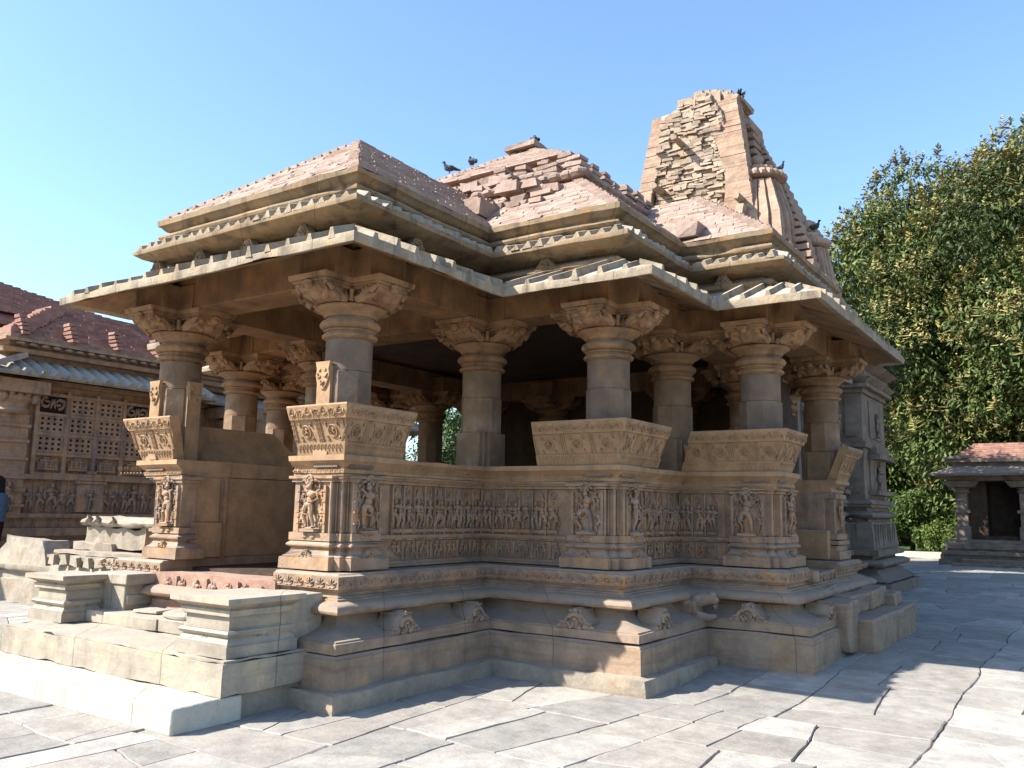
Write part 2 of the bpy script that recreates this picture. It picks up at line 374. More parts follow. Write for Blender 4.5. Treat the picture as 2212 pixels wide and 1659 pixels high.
def leaves(mb, fr, L, z0, h, pitch=.05, r=.006, o=lambda z: 0):
    n = max(1, int(L/pitch)); p = L/n
    for i in range(n):
        c = (i+.5)*p
        pts = [(c-.3*p, .08), (c-.32*p, .5), (c-.1*p, .88), (c+.2*p, .9), (c+.3*p, .65), (c+.12*p, .5)]
        mb.tube([fr(u, o(z0+h*q)+.002, z0+h*q) for u, q in pts], [r*.7, r, r*1.2, r*1.1, r, r*.8], 4)
def lotus(mb, fr, L, z0, h, pitch=.125, r=.0065):
    n = max(1, int(L/pitch)); p = L/n
    for i in range(n):
        c = (i+.5)*p
        for a in (-62, -32, 0, 32, 62):
            s_, c_ = math.sin(R(a)), math.cos(R(a))
            mb.tube([fr(c+s_*.12*p, .001, z0+h*.30+c_*.1*h), fr(c+s_*.36*p, .008, z0+h*.30+c_*.36*h), fr(c+s_*.48*p, .002, z0+h*.28+c_*.62*h)], [r*.8, r*1.5, r*.5], 4)
        for q in (-1, 1):
            mb.tube([fr(c+q*.46*p, .002, z0+.62*h), fr(c+q*.40*p, .003, z0+.25*h), fr(c+q*.18*p, .002, z0+.1*h), fr(c, .002, z0+.16*h)], r*.8, 4)
def segs(path):  # (start, dirU, outward, length)
    out = []
    for p, q in zip(path, path[1:]):
        dv = Vector(q)-Vector(p); L = dv.length; u = dv/L
        out.append((Vector(p), Vector((u.x, u.y, 0)), Vector((u.y, -u.x, 0)), L))
    return out
def offpath(path, o):  # offset polyline
    n = len(path); out = []
    for i, p in enumerate(path):
        p = Vector(p); nn = []
        if i > 0: dd = (p-Vector(path[i-1])).normalized(); nn.append(Vector((dd.y, -dd.x)))
        if i < n-1: dd = (Vector(path[i+1])-p).normalized(); nn.append(Vector((dd.y, -dd.x)))
        m = nn[0] if len(nn) == 1 or (nn[0]-nn[1]).length < 1e-4 else (nn[0]+nn[1])/((nn[0]+nn[1]).dot(nn[0]))
        q = p+m*o; out.append((q.x, q.y))
    return out
def arc(o0, z0, o1, z1, bulge, n=5):
    out = []
    for i in range(n+1):
        t = i/n; b = math.sin(math.pi*t)*bulge
        out.append((o0+(o1-o0)*t+b, z0+(z1-z0)*t))
    return out

# ------------------------------------------------------------ PLINTH
OPEN_X0, OPEN_X1 = -2.86, -1.14     # front entrance opening
sub = MB()
sub.sweep([mir(P1), mir(Q0), L0, P0, Q0, P1, (a1, b1-.05)], [(-.3, -.05), (.10, -.05), (.115, .06), (.10, .150), (-.3, .158)])
part(sub, 'foundation_course', M_ruin, sub=.22, rough=.02, rs=3.5, chip=.07)
base = MB()
base.sweep(OUT, [(-.6, -.05), (0, -.05), (0, .385), (-.012, .39), (-.012, .40), (-.03, .415), (-.6, .415)], closed_path=True)
part(base, 'base_course', M_base, sub=.4, rough=.006, chip=.03)
jad = MB()
pf = [(-.6, .4165), (-.035, .4225), (-.026, .428), (-.028, .505), (-.05, .512), (-.05, .522), (-.085, .53)]
pf += [(-.085-.26*(1-(1-t)**2.2), .53+.15*t**1.1) for t in [i/7 for i in range(1, 8)]]+[(-.6, .682)]
jad.sweep(OUT, pf, closed_path=True)
part(jad, 'curved_foot_moulding', M_base, sub=.4, rough=.006, chip=.02)
tor = MB()
tor.sweep(OUT, [(-.6, .683), (-.33, .684), (-.33, .695), (-.20, .697), (-.172, .712), (-.163, .735), (-.175, .76), (-.21, .785), (-.26, .80), (-.29, .806), (-.29, .822), (-.325, .824), (-.325, .84), (-.36, .842), (-.37, .87), (-.6, .87)], closed_path=True)
part(tor, 'round_moulding', M_base, sub=.4, rough=.005, chip=.02)
# ornamented band: open at the front and side entrances
SOP = (4.96, 6.62)                  # side opening in y
orn_path_R = [(OPEN_X1, 0), P0, Q0, P1, Q1, P2, (a2, SOP[0]-.04)]
orn_path_R2 = [(a2, SOP[1]-.42), P3, Q3, P4, mir(P4), mir(Q3), mir(P3), (mx(a2), SOP[1])]
orn_path_L = [(mx(a2), SOP[0]), mir(P2), mir(Q1), mir(P1), mir(Q0), L0, (OPEN_X0, 0)]
orn = MB()
opf = [(-1.1, .871), (-.36, .871), (-.345, .90), (-.312, .902), (-.312, 1.008), (-.33, 1.014), (-.345, 1.03), (-1.1, 1.045)]
for p in (orn_path_R, orn_path_R2, orn_path_L): orn.sweep(p, opf)
for path in (orn_path_R, orn_path_L[-2:], orn_path_R2[:2]):
    for (p, u, o, L) in segs(offpath(path, -.312)):
        lotus(orn, frame((p.x, p.y, 0), u, o), L-.02, .905, .098)
    for (p, u, o, L) in segs(offpath(path, -.312))[-1:]: pass
part(orn, 'lotus_band', M_frieze, rough=.002, rs=5)
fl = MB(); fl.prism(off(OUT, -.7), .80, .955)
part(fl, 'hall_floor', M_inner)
# horseshoe motifs on the foot moulding
def kudus(path, zs, w_, h_, o_, dep, name, m, place):
    S = segs(offpath(path, o_)); out = []
    for si, t in place:
        p, u, o, L = S[si]; mb = MB(); q = p+Vector((u.x, u.y))*L*t
        kudu(mb, frame((q.x, q.y, zs), u, o), w_, h_, dep)
        part(mb, name, m, rough=.002, rs=9)
kudus([L0, P0, Q0, P1, Q1, P2, P3], .515, .42, .185, -.045, .26, 'horseshoe_motif', M_base, [(1, .40), (1, .90), (2, .60), (3, .36), (4, .42), (5, .22)])
# open-mouthed spout head in the corner by the second bay
sp = MB(); fr = frame((a1-.22, b1-.02, .60), (1, 0, 0), (0, 1, 0))
def bl(c, r, n=10, m=7): sp.ell(fr, c, r, n, m)
sp.tube([fr(-.3, 0, 0), fr(.0, 0, .02), fr(.12, 0, .035)], [.13, .12, .10], 12)
sp.tube([fr(.08, 0, .08), fr(.2, 0, .12), fr(.28, 0, .12), fr(.33, 0, .09)], [.075, .07, .06, .03], 10)
sp.tube([fr(.05, 0, -.04), fr(.14, 0, -.07), fr(.24, 0, -.075), fr(.31, 0, -.05)], [.07, .055, .04, .02], 10)
bl((.12, .06, .11), (.05, .03, .045)); bl((.12, -.06, .11), (.05, .03, .045)); bl((.27, 0, .16), (.05, .05, .035)); bl((-.02, -.08, .07), (.07, .04, .09)); bl((-.02, .08, .07), (.07, .04, .09))
sp.tube([fr(.30, -.03, .06), fr(.31, -.03, .02)], [.014, .004], 5); sp.tube([fr(.30, .03, .06), fr(.31, .03, .02)], [.014, .004], 5)
part(sp, 'beast_spout', M_base, rough=.004, rs=9)

# ------------------------------------------------------------ CARVED SEAT WALLS
wall_R = [(OPEN_X1, 0), P0, Q0, P1, Q1, P2, (a2, SOP[0])]
wall_R2 = [(a2, SOP[1]), P3, Q3, P4]
wall_L = [(mx(a2), SOP[0]), mir(P2), mir(Q1), mir(P1), mir(Q0), L0, (OPEN_X0, 0)]
wall_L2 = [mir(P4), mir(Q3), mir(P3), (mx(a2), SOP[1])]
wpf = [(-1.08, 1.045), (-.535, 1.045), (-.535, 1.07), (-.55, 1.075), (-.55, 1.10), (-.585, 1.105), (-.585, 1.285), (-.56, 1.29), (-.56, 1.305), (-.535, 1.31), (-.53, 1.345), (-.585, 1.35),
       (-.585, 1.83), (-.545, 1.835), (-.54, 1.86), (-.515, 1.865), (-.515, 1.885), (-.49, 1.887), (-.49, 1.91), (-1.08, 1.91)]
wm = MB()
for p in (wall_R, wall_R2, wall_L, wall_L2): wm.sweep(p, wpf)
rn = random.Random(3)
def panels(p, u, o, L, s0, s1):
    """carved panels along one wall segment between s0 and s1"""
    fr = frame((p.x, p.y, 0), u, o)
    n = max(1, round((s1-s0)/.16)); st = (s1-s0)/n
    for i in range(n):
        c = s0+(i+.5)*st; e = s0+i*st
        wm.box(e-.010, e+.010, -.01, .034, 1.35, 1.83, fr=fr, j=.002)
        wide = (i % 2 == 0); hw = st*.40
        wm.box(c-hw, c+hw, -.01, .030, 1.37, 1.405, fr=fr, j=.003)
        if wide:   # little shrine roof over the pair
            wm.box(c-hw, c+hw, -.01, .018, 1.70, 1.72, fr=fr); wm.box(c-hw*.8, c+hw*.8, -.01, .024, 1.72, 1.745, fr=fr, j=.002)
            wm.box(c-hw*.6, c+hw*.6, -.01, .02, 1.745, 1.77, fr=fr, j=.002); wm.box(c-hw*.35, c+hw*.35, -.01, .018, 1.77, 1.80, fr=fr, j=.002)
            fa = frame(fr(c-st*.19, .004, 1.41), u, o); figure(wm, fa, .30, rn.random(), base=False)
            fa = frame(fr(c+st*.19, .004, 1.41), u, o); figure(wm, fa, .295, rn.random(), base=False)
        else:
            scroll(wm, frame(fr(c-.035, 0.005, 0), u, o), .07, 1.71, .1, r=.006, pitch=.07)
            fa = frame(fr(c, .004, 1.41), u, o); figure(wm, fa, rn.uniform(.28, .31), rn.random(), base=False)
            if rn.random() < .8:
                fa = frame(fr(c+st*.22, .0, 1.41), u, o); figure(wm, fa, .2, rn.random(), base=False)
    n = max(1, round((s1-s0)/.075)); st = (s1-s0)/n
    for i in range(n):
        c = s0+(i+.5)*st
        if i % 3 == 2: wm.tube([fr(c, .006, 1.11), fr(c, .012, 1.18), fr(c, .006, 1.28)], [.016, .011, .016], 6); continue
        fa = frame(fr(c, .004, 1.115), u, o); figure(wm, fa, .17, rn.random(), base=False)
    n = max(1, int((s1-s0)/.15))
    for i in range(n):
        c = s0+(i+.5)*(s1-s0)/n
        wm.box(c-.05, c+.05, -.03, .028+.01*(i % 2), 1.835, 1.87, fr=fr, j=.004)
        wm.box(c-.045, c+.045, -.03, .045, 1.298, 1.312, fr=fr, j=.004)
for path, rng in ((wall_R, {1: (.62, None), 2: (0, -.58), 3: (.52, None), 4: (.0, -.55)}), ):
    S = segs(offpath(path, -.585))
    for i, (p, u, o, L) in enumerate(S):
        if i not in rng: continue
        a, b = rng[i]; panels(p, u, o, L, a+.03, (L+b if b else L)-.03)
part(wm, 'carved_frieze', M_frieze, rough=.004, rs=7, chip=.02)
led = MB()
lpf = [(-1.10, 1.911), (-.475, 1.911), (-.47, 1.945), (-.485, 1.95), (-.485, 1.962), (-.425, 2.015), (-.418, 2.018), (-.412, 2.022), (-.412, 2.072), (-1.10, 2.075)]
for p in (wall_R, wall_R2, wall_L, wall_L2): led.sweep(p, lpf)
for path in (wall_R, wall_L[-2:]):
    for (p, u, o, L) in segs(offpath(path, -.475)):
        leaves(led, frame((p.x, p.y, 0), u, o), L, 1.914, .03, pitch=.06, r=.005)
        fr = frame((p.x, p.y, 0), u, o)
        for i in range(int(L/.045)):
            led.tube([fr(i*.045, -.004, 1.968), fr(i*.045, .03, 2.004)], .004, 4)
part(led, 'seat_ledge', M_seat, sub=.5, rough=.004, rs=4, chip=.03)

def pier(cx, cy, sg, fl_, sl_, figs=True, st=.07):
    """projecting carved corner pier; faces -Y (front) and sg*X (side)"""
    def poly(e=0):
        return [(cx-sg*fl_, cy), (cx-sg*2*st, cy), (cx-sg*2*st, cy+st), (cx-sg*st, cy+st), (cx-sg*st, cy+2*st), (cx, cy+2*st), (cx, cy+sl_), (cx-sg*.2, cy+sl_), (cx-sg*.2, cy+.2), (cx-sg*fl_, cy+.2)]
    P = poly(); m = MB()
    if sg < 0: P = P[::-1]
    m.prism(P, 1.045, 1.15, .07, .07); m.prism(P, 1.151, 1.162, .05, .05)
    for i in range(5):
        t0, t1 = i/5, (i+1)/5
        m.prism(P, 1.162+.06*t0, 1.162+.06*t1, .05-.055*t0**.6, .05-.055*t1**.6)
    m.prism(P, 1.2225, 1.236, .0, .0)
    for i, (e) in enumerate((.012, .026, .03, .026, .012)): m.prism(P, 1.237+.011*i, 1.237+.011*(i+1), e, (.026, .03, .026, .012, 0)[i])
    m.prism(P, 1.2925, 1.30, -.006, -.006); m.prism(P, 1.301, 1.37, .012, .012)
    m.prism(P, 1.371, 1.83, -.015, -.015)
    m.prism(P, 1.831, 1.862, .01, .01); m.prism(P, 1.863, 1.888, .03, .03)
    rr = random.Random(int(abs(cx*100+cy*10)))
    for qx, qy in ((2, 0), (2, 1), (1, 1), (1, 2), (0, 2)): m.tube([(cx-sg*(qx*st+.004), cy+qy*st+.004, 1.375), (cx-sg*(qx*st+.004), cy+qy*st+.004, 1.83)], .013, 6)
    fr = frame((cx-sg*fl_, cy, 0), (sg, 0, 0), (0, -1, 0)); fs = frame((cx, cy+2*st, 0), (0, 1, 0), (sg, 0, 0))
    Lf = fl_-2*st; Ls = sl_-2*st
    for f_, L in ((fr, Lf), (fs, Ls)):
        if L < .12: continue
        c = L*.5
        kudu(m, (lambda a, b, z, f_=f_, c=c: f_(a+c, b+.055, z+1.15)), min(.2, L*.6), .075, .04)
        m.ell(f_, (c-.05, .015, 1.335), (.035, .012, .022)); m.ell(f_, (c+.05, .015, 1.335), (.035, .012, .022))
        kudu(m, (lambda a, b, z, f_=f_, c=c: f_(a+c, b+.032, z+1.832)), min(.26, L*.7), .055, .03)
    ob = part(m, 'corner_pier', M_frieze, rough=.003, rs=6, chip=.02)
    if figs:
        for f_, L in ((fr, Lf), (fs, Ls)):
            if L < .12: continue
            g = MB(); c = L*.52
            ff = (lambda a, b, z, f_=f_, c=c: f_(a+c, b-.02, z+1.415)); figure(g, ff, .43, rr.random(), big=True)
            g.box(c-.1, c+.1, -.03, .055, 1.375, 1.40, fr=f_, j=.006)
            for q in (-1, 1):
                xx = c+q*min(L*.46, .17)
                g.box(xx-.014, xx+.014, -.03, .012, 1.375, 1.80, fr=f_, j=.003)
                for zz in (1.45, 1.55, 1.65, 1.74): g.box(xx-.02, xx+.02, -.03, .02, zz, zz+.018, fr=f_, j=.003)
            scroll(g, (lambda a, b, z, f_=f_, c=c: f_(a+c-.12, b-.015, z)), .24, 1.76, .07, r=.006, pitch=.08)
            if L > .3:
                for q_ in (-.12, .12):
                    ff = (lambda a, b, z, f_=f_, c=c, q_=q_: f_(a+c+q_, b-.015, z+1.61)); figure(g, ff, .15, rr.random(), base=False)
                ff = (lambda a, b, z, f_=f_, c=c: f_(a+c+.13, b-.02, z+1.40)); figure(g, ff, .22, rr.random(), base=False)
                ff = (lambda a, b, z, f_=f_, c=c: f_(a+c-.14, b-.02, z+1.40)); figure(g, ff, .20, rr.random(), base=False)
            part(g, 'deity_relief', M_frieze, rough=.002, rs=12, parent=ob) if False else part(g, 'deity_relief', M_frieze, rough=.002, rs=12)
pier(-.47, .47, 1, .66-.11+.1, .50)
pier(a1-.47, b0+.47, 1, .56, .56)
pier(a2-.47, b1+.47, 1, .52, .72)
pier(mx(-.47)+.12, .47, -1, .58, .4)
# side-entrance far pier
m = MB()
x0 = a2-.47; fr = frame((x0, SOP[1]+.02, 0), (0, 1, 0), (1, 0, 0))
m.box(0, .62, -.3, .06, 1.045, 1.15, fr=fr); m.box(.02, .6, -.3, .02, 1.151, 1.22, fr=fr); m.box(0, .6, -.3, .05, 1.235, 1.285, fr=fr); m.box(.02, .58, -.3, .03, 1.30, 1.37, fr=fr); m.box(.05, .55, -.3, .0, 1.371, 1.83, fr=fr); m.box(.02, .58, -.3, .035, 1.831, 1.89, fr=fr)
figure(m, (lambda a, b, z: fr(a+.25, b, z+1.41)), .41, 5, True); figure(m, (lambda a, b, z: fr(a+.42, b, z+1.41)), .26, 6, False)
part(m, 'corner_pier', M_frieze, rough=.003, rs=6, chip=.02)
# plain jamb blocks in the side entrance and the front entrance
jb = MB()
jb.box(a2-1.12, a2-.52, SOP[1]-.10, SOP[1]+.05, 1.046, 1.42); part(jb, 'jamb_block', M_seat, bev=.01, sub=.3, rough=.004); jb = MB()
jb.box(OPEN_X0-.35, OPEN_X0+.03, .62, 1.02, 1.046, 1.42); jb.box(OPEN_X0-.3, OPEN_X0+.012, .66, .98, 1.421, 1.90)
part(jb, 'jamb_block', M_seat, bev=.01, sub=.3, rough=.004)

# ------------------------------------------------------------ LEANING SEAT BACKS
def seatback(path, ends, name='seat_back', broken=0, sd=1):
    zb, zt = 2.076, 2.522; ob_, ot = -.455, -.285
    oz = lambda z: ob_+(ot-ob_)*(z-zb)/(zt-zb)
    th = .105
    pf = [(oz(2.085)-th-.03, zb), (oz(zb)+.004, zb), (oz(2.185)+.004, 2.183), (oz(2.185)-.012, 2.187), (oz(2.388)-.012, 2.386), (oz(2.39)+.012, 2.392), (oz(2.51)+.012, 2.508), (oz(2.522)-.0, zt), (oz(2.522)-th, zt+.002)]
    mb = MB(); mb.sweep(path, pf, ends=ends)
    e0 = ends[0] or (lambda o, z: 0); e1 = ends[1] or (lambda o, z: 0)
    def seg3(o_):
        return segs(offpath(path, o_))
    S = seg3(0)
    for i, (p, u, o, L) in enumerate(S):
        first, last = i == 0, i == len(S)-1
        # corner shrink: the face recedes along u as offsets change, so get the span at mid height
        def span(z):
            q = offpath(path, oz(z)); A = Vector(q[i]); B = Vector(q[i+1])
            a = (A-p).dot(Vector((u.x, u.y)))-(e0(0, z) if first else 0); b = (B-p).dot(Vector((u.x, u.y)))+(e1(0, z) if last else 0)
            return a, b
        fr0 = frame((p.x, p.y, 0), u, o)
        a, b = span(2.45); fr = (lambda x, y, z, a=a: fr0(x+a+.015, y, z))
        scroll(mb, fr, b-a-.03, 2.405, .095, o=lambda z: oz(z)+.012, seed=sd, r=.0055, pitch=.095)
        a, b = span(2.13); fr = (lambda x, y, z, a=a: fr0(x+a+.02, y, z))
        leaves(mb, fr, b-a-.04, 2.095, .08, pitch=.045, o=lambda z: oz(z)+.004, r=.006)
        a, b = span(2.29); L2 = b-a; n = max(1, round(L2/.30)); st = L2/n
        for k in range(n):
            c = a+(k+.5)*st; oc = oz(2.29)-.010; tl = (ot-ob_)/(zt-zb)
            def F3(x, y, z): return fr0(x, oz(z)-.012+y, z)
            r = .052
            mb.tube([F3(c+r*math.cos(t), .006, 2.285+r*math.sin(t)) for t in [2*math.pi*q/14 for q in range(15)]], .009, 4)
            ph = random.random()*3
            for q in range(4):
                t = ph+q*math.pi/2
                mb.tube([F3(c, .006, 2.285), F3(c+.028*math.cos(t), .014, 2.285+.028*math.sin(t)), F3(c+.034*math.cos(t+.9), .008, 2.285+.034*math.sin(t+.9))], [.008, .01, .006], 4)
            for sx in (-1, 1):
                for sz in (-1, 1):
                    mb.tube([F3(c+sx*.085, .004, 2.285+sz*.085), F3(c+sx*.065, .008, 2.285+sz*.07), F3(c+sx*.075, .005, 2.285+sz*.045), F3(c+sx*.09, .004, 2.285+sz*.055)], [.006, .009, .008, .005], 4)
            for xx in (-.5*st+.0, -.5*st+.021, .5*st-.021):
                if (k == 0 and xx < 0 and i > 0): pass
                mb.tube([F3(c+xx, .004, 2.19), F3(c+xx, .006, 2.385)], .0085, 5)
                for z in (2.22, 2.27, 2.32, 2.36): mb.tube([F3(c+xx, .005, z-.004), F3(c+xx, .005, z+.004)], .0125, 5)
    part(mb, name, M_seat, rough=.0022, rs=6, chip=.012)
lean = lambda k, z0=2.076: (lambda o, z: k*(z-z0))
seatback([(-1.035, 0), P0, (0, 1.235)], (lean(.05), lean(0)), sd=1)
seatback([(.236, b0), P1, (a1, 3.53)], (lean(-.06), lean(-.04)), sd=2)
seatback([(1.155, b1), P2, (a2, 4.78)], (lean(-.44), lean(.2)), sd=3)
seatback([(a2, 6.83), (a2, 7.40)], (lean(.1), lean(.55)), sd=4)
seatback([(-3.53, 0), (-2.975, 0)], (lean(.36), lean(.30)), sd=5)
# plain seat back along the left aisle, seen from its inner side
mb = MB(); zb, zt = 2.08, 2.50
mb.sweep([(mx(0)+.12, 2.14), (mx(0)+.12, .42)], [(-.62, zb), (-.50, zb), (-.40, 2.3), (-.34, zt-.02), (-.37, zt), (-.46, zt), (-.52, 2.3)], ends=(lambda o, z: .5-(z-zb)*1.2, None))
part(mb, 'plain_seat_back', M_seat, sub=.25, rough=.006)
mb = MB(); mb.sweep([(mx(a2), 7.6), (mx(a2), 6.9)], [(-.60, zb), (-.45, zb), (-.27, zt), (-.39, zt)]); part(mb, 'plain_seat_back', M_seat, sub=.3, rough=.006)

# ------------------------------------------------------------ COLUMNS
def col_mesh():
    m = MB()
    def oct_(a, n=8, k=.055):
        return 1
    sq = [(-.155, -.235), (.155, -.235), (.155, -.20), (.20, -.20), (.20, -.155), (.235, -.155), (.235, .155), (.20, .155), (.20, .20), (.155, .20), (.155, .235), (-.155, .235), (-.155, .20), (-.20, .20), (-.20, .155), (-.235, .155), (-.235, -.155), (-.20, -.155), (-.20, -.20), (-.155, -.20)]
    m.prism(sq, 1.96, 2.46)
    o8 = [(.228*math.cos(R(22.5+45*k))*1.03, .228*math.sin(R(22.5+45*k))*1.03) for k in range(8)]
    m.prism(o8, 2.461, 2.86)
    m.lathe(0, 0, [(.222, 2.861), (.2225, 3.0), (.221, 3.165)], 32)
    return m
cx0 = MB()
shaft = col_mesh()
rings = MB()
pr = [(.223, 3.166), (.224, 3.172), (.252, 3.178), (.262, 3.188), (.262, 3.204), (.250, 3.214), (.236, 3.217), (.234, 3.236), (.247, 3.238), (.249, 3.252), (.236, 3.255), (.236, 3.262)]
pr += [(.250+.038*math.sin(math.pi*t)**.7, 3.264+.085*t) for t in [i/8 for i in range(9)]]+[(.232, 3.352), (.230, 3.372), (.246, 3.374), (.252, 3.392), (.270, 3.412), (.296, 3.432), (.326, 3.447), (.333, 3.456), (.333, 3.470), (.322, 3.478), (.26, 3.4805)]
rings.lathe(0, 0, pr, 40)
brk = MB()
ZT = 3.70
def cross(h, L): return [(h, -L), (h, -h), (L, -h), (L, h), (h, h), (h, L), (-h, L), (-h, h), (-L, h), (-L, -h), (-h, -h), (-h, -L)]
brk.prism(cross(.235, .575), 3.655, 3.699, 0, .012)
brk.prism(cross(.215, .545), 3.632, 3.654)
brk.prism(cross(.205, .525), 3.60, 3.631)
brk.prism([(.27*math.cos(R(k*30)), .27*math.sin(R(k*30))) for k in range(12)], 3.479, 3.60)
for k in range(4):
    a = k*math.pi/2; u = Vector((-math.sin(a), math.cos(a), 0)); o = Vector((math.cos(a), math.sin(a), 0))
    fr = frame((0, 0, 0), u, o)
    prof = [(.20, 3.482), (.32, 3.485), (.36, 3.50), (.40, 3.505), (.45, 3.535), (.49, 3.57), (.515, 3.60), (.20, 3.60)]
    n = len(prof)
    brk.add([fr(-.17, x, z) for x, z in prof]+[fr(.17, x, z) for x, z in prof], [tuple(range(n)), tuple(range(n, 2*n))[::-1]]+[(i, (i+1) % n, (i+1) % n+n, i+n) for i in range(n)])
    rr = random.Random(k)
    # crouching bearer: belly, chest, head, bent arms and legs, scroll behind
    brk.ell(fr, (0, .43, 3.545), (.085, .075, .065), 12, 8); brk.ell(fr, (0, .485, 3.585), (.075, .05, .045), 10, 6); brk.ell(fr, (0, .545, 3.60), (.045, .04, .042), 10, 7)
    brk.tube([fr(-.05, .56, 3.62), fr(0, .57, 3.635), fr(.05, .56, 3.62)], .016, 6)
    for q in (-1, 1):
        brk.tube([fr(q*.07, .47, 3.59), fr(q*.135, .50, 3.585), fr(q*.16, .485, 3.625)], [.032, .03, .026], 8)
        brk.tube([fr(q*.06, .41, 3.52), fr(q*.15, .43, 3.56), fr(q*.19, .38, 3.53), fr(q*.185, .33, 3.495)], [.045, .045, .035, .028], 8)
        brk.tube([fr(q*.205, .50, 3.61), fr(q*.21, .46, 3.57), fr(q*.19, .41, 3.59), fr(q*.205, .37, 3.56), fr(q*.20, .31, 3.50), fr(q*.205, .28, 3.53), fr(q*.205, .30, 3.56)], [.02, .028, .03, .03, .035, .03, .02], 7)
        brk.ell(fr, (q*.185, .36, 3.585), (.035, .05, .03)); brk.ell(fr, (q*.18, .27, 3.51), (.04, .05, .035))
        brk.tube([fr(q*.215, .22, 3.49), fr(q*.225, .235, 3.60)], .02, 6)
        for z in (3.50, 3.52, 3.54, 3.56, 3.58): brk.tube([fr(q*.215, .235, z), fr(q*.24, .21, z)], .011, 4)
        for s_ in range(6): brk.box(q*.208-.004, q*.208+.004, .24+s_*.048, .262+s_*.048, 3.606, 3.626, fr=fr)
    for s_ in range(6): brk.box(-.17+s_*.06, -.145+s_*.06, .522, .53, 3.606, 3.626, fr=fr)
cols = [(-d, d), (-W+d, d), (-d, b0+d), (-W+d, b0+d), (a1-d, b0+d), (a1-d, b1+d), (a2-d, b1+d), (a2-d, my(b1+d)), (a1-d, my(b1+d)), (a1-d, my(b0+d)), (-d, my(b0+d))]
cols += [mir(c) for c in cols[4:]]
first = None
for i, c in enumerate(cols):
    if i == 0:
        cs = part(shaft, 'column', M_shaft, rough=.0025, rs=5, bev=.006)
        rg = rings.build('ring_moulding', M_cap, cs, rough=.0015, rs=6, angle=30); bk = brk.build('bracket_capital', M_cap, cs, rough=.006, rs=9); bb = MB(); bb.prism(cross(.245, .462), 3.702, 3.97); bb.build('capital_block', M_beam, cs, bev=.008)
        cs.location = (c[0], c[1], 0); first = cs
    else:
        n_ = copytree(first, None, (c[0], c[1], 0)); n_.parent = temple; n_.matrix_parent_inverse = Matrix.Translation(-temple.location)
for i, o in enumerate([x for x in col.objects if x.name.startswith('column') and x.parent == temple]):
    if i in (1, 2, 3, 5, 7) or i > 7: o.material_slots[0].link = 'OBJECT'; o.material_slots[0].material = M_shaft2
# carved pilaster strips on the front pair
def strip(cx, cy, u, o, z0=2.0):
    m = MB(); fr = frame((cx, cy, 0), u, o)
    m.box(-.085, .085, -.05, .018, z0, 2.90, fr=fr)
    pts = [(-.07, .0), (-.085, .06), (-.075, .12), (-.095, .19), (.095, .19), (.075, .12), (.085, .06), (.05, -.03), (.02, -.07), (-.03, -.06)]
    n = len(pts); m.add([fr(a, .036, 2.75+z) for a, z in pts]+[fr(a, 0, 2.75+z) for a, z in pts], [tuple(range(n)), tuple(range(n, 2*n))[::-1]]+[(i, i+n, (i+1) % n+n, (i+1) % n) for i in range(n)])
    for q in (-1, 1):
        m.ell(fr, (q*.035, .04, 2.86), (.018, .012, .018)); m.tube([fr(q*.02, .04, 2.80), fr(q*.05, .045, 2.79), fr(q*.06, .04, 2.83)], .01, 5)
    m.tube([fr(-.02, .042, 2.76), fr(.0, .05, 2.72), fr(.03, .042, 2.75)], .01, 5)
    part(m, 'pilaster_strip', M_seat, rough=.002, rs=8)
strip(-d-.06, d-.235, (1, 0, 0), (0, -1, 0)); strip(-W+d-.06, d-.235, (1, 0, 0), (0, -1, 0)); strip(-W+d+.235, d+.02, (0, 1, 0), (1, 0, 0), 1.9)

# ------------------------------------------------------------ BEAMS, CEILING
def beam(p, q, hw=.225, z0=3.7005, z1=4.06):
    bm_ = MB()
    hw += random.uniform(-.003, .003); z0 += random.uniform(0, .003)
    (x0, y0), (x1, y1) = p, q
    if abs(x1-x0) > abs(y1-y0): bm_.box(min(x0, x1)-hw*.98, max(x0, x1)+hw*.98, y0-hw, y0+hw, z0, z1)
    else: bm_.box(x0-hw*.99, x0+hw*.99, min(y0, y1)-hw*.97, max(y0, y1)+hw*.97, z0+.0011, z1-.001)
    part(bm_, 'roof_beam', M_beam if min(y0, y1) < 3 or max(x0, x1) > 1.2 else M_soffit, bev=.008, sub=.6, rough=.003)
c_ = cols
A, B, C_, J, D, E_, F_, G_, E2, D2, C2 = c_[:11]; Dm, Em, Fm, Gm, E2m, D2m, C2m = c_[11:]
for p, q in ((A, B), (A, C_), (B, J), (C_, D), (D, E_), (E_, F_), (F_, G_), (G_, E2), (E2, D2), (J, Dm), (Dm, Em), (Em, Fm), (Fm, Gm), (Gm, E2m), (E2m, D2m), (C_, J), (E_, E2), (Em, E2m), (D2, C2), (C2, C2m), (C2m, D2m)): beam(p, q)
cl = MB(); cl.prism([(-W+.5, .5), (-.5, .5), (-.5, b0+.5), (-W+.5, b0+.5)], 4.035, 4.14)
# carved lotus roundel on the porch ceiling
for r in (.30, .22, .13): cl.lathe(xc, d+1.07, [(r, 4.05), (r*.98, 4.03-(.3-r)*.1), (r*.8, 4.02-(.3-r)*.1), (.02, 4.02-(.3-r)*.1)], 24, fn=(lambda a: 1+.06*math.cos(12*a)))
part(cl, 'ceiling_slab', M_soffit)
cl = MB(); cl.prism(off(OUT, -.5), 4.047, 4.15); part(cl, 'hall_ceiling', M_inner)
inw = MB()
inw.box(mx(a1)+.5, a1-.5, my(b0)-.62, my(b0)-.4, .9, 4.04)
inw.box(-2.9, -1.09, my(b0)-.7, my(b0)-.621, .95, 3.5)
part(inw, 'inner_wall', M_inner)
inw = MB(); inw.box(a1-.75, a1-.45, my(b1)-.2, my(b0)-.5, .95, 4.04); part(inw, 'inner_wall', M_inner)
